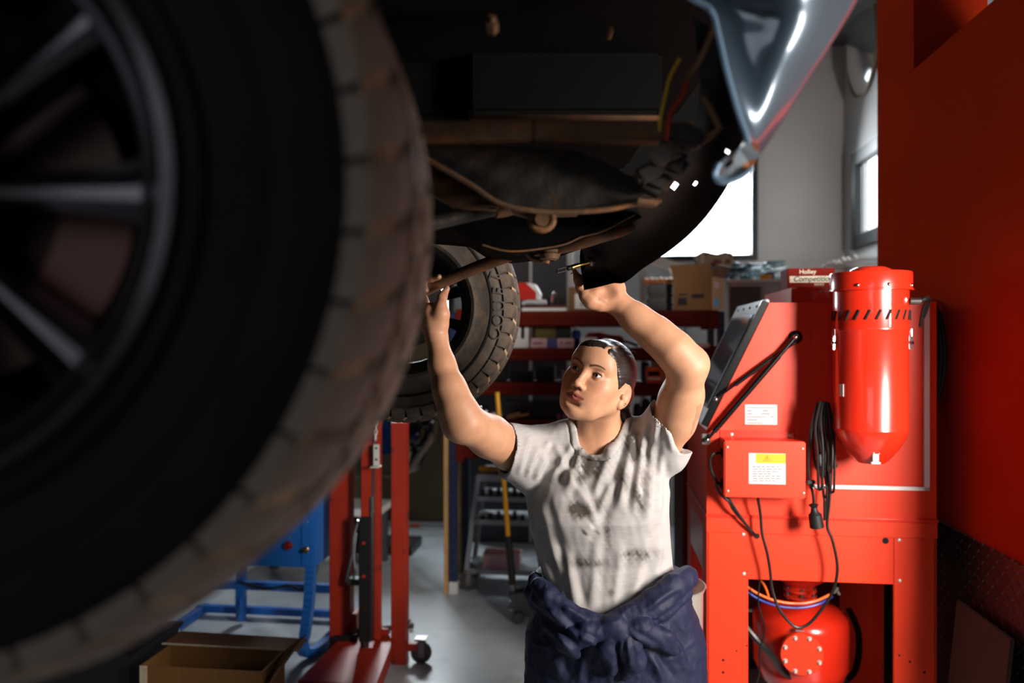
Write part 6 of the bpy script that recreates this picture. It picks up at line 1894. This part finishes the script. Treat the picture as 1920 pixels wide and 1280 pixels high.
of.fn(hips, (-1, 0, 0), (1, 3, 3), .0)
# the waist dips in front: V shaped upper edge
def waist(X, Y, Z):
    px = 960 + F * X / np.maximum(Y, .5)
    edge = np.interp(px.ravel(), [990, 1020, 1045, 1075, 1110, 1135, 1170, 1210, 1245, 1275, 1300], [1078, 1090, 1122, 1146, 1163, 1163, 1152, 1125, 1096, 1070, 1062]).reshape(px.shape)
    ez = EYE + (640 - edge) / F * 1.84
    back = np.clip((Y - 1.93) / .1, 0, 1); ez = ez * (1 - back) + (EYE + (640 - 1075) / F * 1.95) * back
    return (Z - ez) * .8
of.fn(waist, (-1, 0, .7), (1, 3, 3), .012, 'cap')
# rolled waist and tied sleeves
of.chain([PA(1012, 1098, 1.86), PA(1030, 1118, 1.825), PA(1060, 1146, 1.805), PA(1100, 1166, 1.795), PA(1140, 1170, 1.79)], [.020, .022, .024, .022, .020], .008)
of.chain([PA(1288, 1082, 1.88), PA(1262, 1098, 1.835), PA(1225, 1128, 1.81), PA(1185, 1152, 1.795), PA(1150, 1166, 1.79)], [.026, .028, .028, .026, .022], .008)
of.chain([PA(1282, 1110, 1.87), PA(1245, 1140, 1.82), PA(1200, 1166, 1.80), PA(1160, 1176, 1.785)], [.020, .022, .022, .018], .006)
of.chain([PA(1010, 1120, 1.85), PA(1045, 1150, 1.81), PA(1085, 1176, 1.795), PA(1130, 1182, 1.785)], [.018, .02, .021, .018], .006)
of.ell(PA(1152, 1174, 1.775), (.036, .028, .027), .006)
of.chain([PA(1140, 1180, 1.775), PA(1098, 1186, 1.775), PA(1062, 1206, 1.785), PA(1080, 1226, 1.79)], [.018, .026, .024, .010], .006)
of.chain([PA(1160, 1178, 1.775), PA(1200, 1178, 1.775), PA(1236, 1196, 1.785), PA(1262, 1222, 1.80)], [.018, .028, .024, .008], .006)
of.chain([PA(1158, 1182, 1.77), PA(1180, 1206, 1.77), PA(1190, 1240, 1.78), PA(1172, 1268, 1.785)], [.018, .027, .026, .012], .006)
of.chain([PA(1148, 1184, 1.77), PA(1140, 1214, 1.775), PA(1150, 1250, 1.785)], [.014, .022, .014], .006)
# bunched cloth at her left hip (picture left)
of.chain([PA(1004, 1085, 1.93), PA(1000, 1110, 1.92), PA(1004, 1135, 1.92)], [.016, .02, .012], .01)
# legs
zk = .0
lgL0, lgL1, lgL2 = np.array([.155, 1.965, .80]), np.array([.13, 1.97, .42]), np.array([.115, 2.0, .05])
lgR0, lgR1, lgR2 = np.array([.385, 1.965, .80]), np.array([.42, 1.97, .42]), np.array([.43, 2.0, .05])
of.chain([lgL0, lgL1, lgL2], [.115, .085, .075], .04); of.chain([lgR0, lgR1, lgR2], [.115, .085, .075], .04)
OV, OF_ = of.mesh(); OV = relax(OV, OF_, 2, .5); ON = normals(OV, OF_)
tpx, tpy = topx(OV); front = ON[:, 1] < .5
disp = np.zeros(len(OV))
for f_ in [((1020, 1130), (1090, 1200), 7, .006), ((1015, 1160), (1085, 1230), 8, .006), ((1025, 1190), (1060, 1280), 9, .005), ((1100, 1220), (1085, 1285), 8, .005), ((1150, 1230), (1145, 1290), 8, .004), ((1210, 1215), (1255, 1285), 9, .006), ((1250, 1170), (1290, 1260), 8, .005),
           ((1270, 1100), (1200, 1150), 6, .005), ((1275, 1120), (1210, 1165), 6, .004), ((1055, 1135), (1105, 1165), 5, .004), ((1085, 1190), (1120, 1205), 5, .004), ((1180, 1185), (1235, 1215), 5, .004), ((1175, 1195), (1185, 1255), 5, .004), ((1165, 1195), (1170, 1250), 4, .003), ((1240, 1180), (1280, 1220), 6, .004), ((1225, 1230), (1240, 1290), 7, .004)]:
    disp += 1.5 * fold(*f_)
nn = gnoise(np.stack([OV[:, 0] * 9, OV[:, 1] * 7, OV[:, 2] * 5], 1), 21, 4); n2 = gnoise(np.stack([OV[:, 0] * 18 + OV[:, 2] * 9, OV[:, 1] * 14, OV[:, 2] * 16], 1), 23, 3)
disp += .0030 * (1 - np.abs(nn)) * (OV[:, 2] > .3) + .0008 * (1 - np.abs(n2) * 1.6)
n3 = gnoise(np.stack([OV[:, 0] * 12 - OV[:, 2] * 7, OV[:, 1] * 6, OV[:, 2] * 9 + OV[:, 0] * 4], 1), 31, 2)
disp += .0022 * np.clip(1 - np.abs(n3) * 1.8, 0, 1) ** 2 * (OV[:, 2] > .2)
OV = OV + ON * disp[:, None]; OV = relax(OV, OF_, 1, .25)
m_navy = mat('navy_twill', '171c38', .62, 0, .10, 20, .25, 500, spec=.35)
np_mesh('overalls', OV, OF_, m_navy, None, woman, 'navy overalls with sleeves tied round the waist')
m_boot = mat('boot_leather', '1a1614', .5, 0, .2, 14)
for (x, y) in ((.115, 1.98), (.43, 1.98)):
    bt = MB()
    bt.sphere((x, y - .09, .04), (.045, .09, .045), 20, 12); bt.sphere((x, y + .0, .06), (.045, .07, .065), 20, 12); bt.bx(x - .042, x + .042, y - .17, y + .07, 0, .022, .01)
    bt.build('boot', m_boot, woman, world=True, smooth=True)
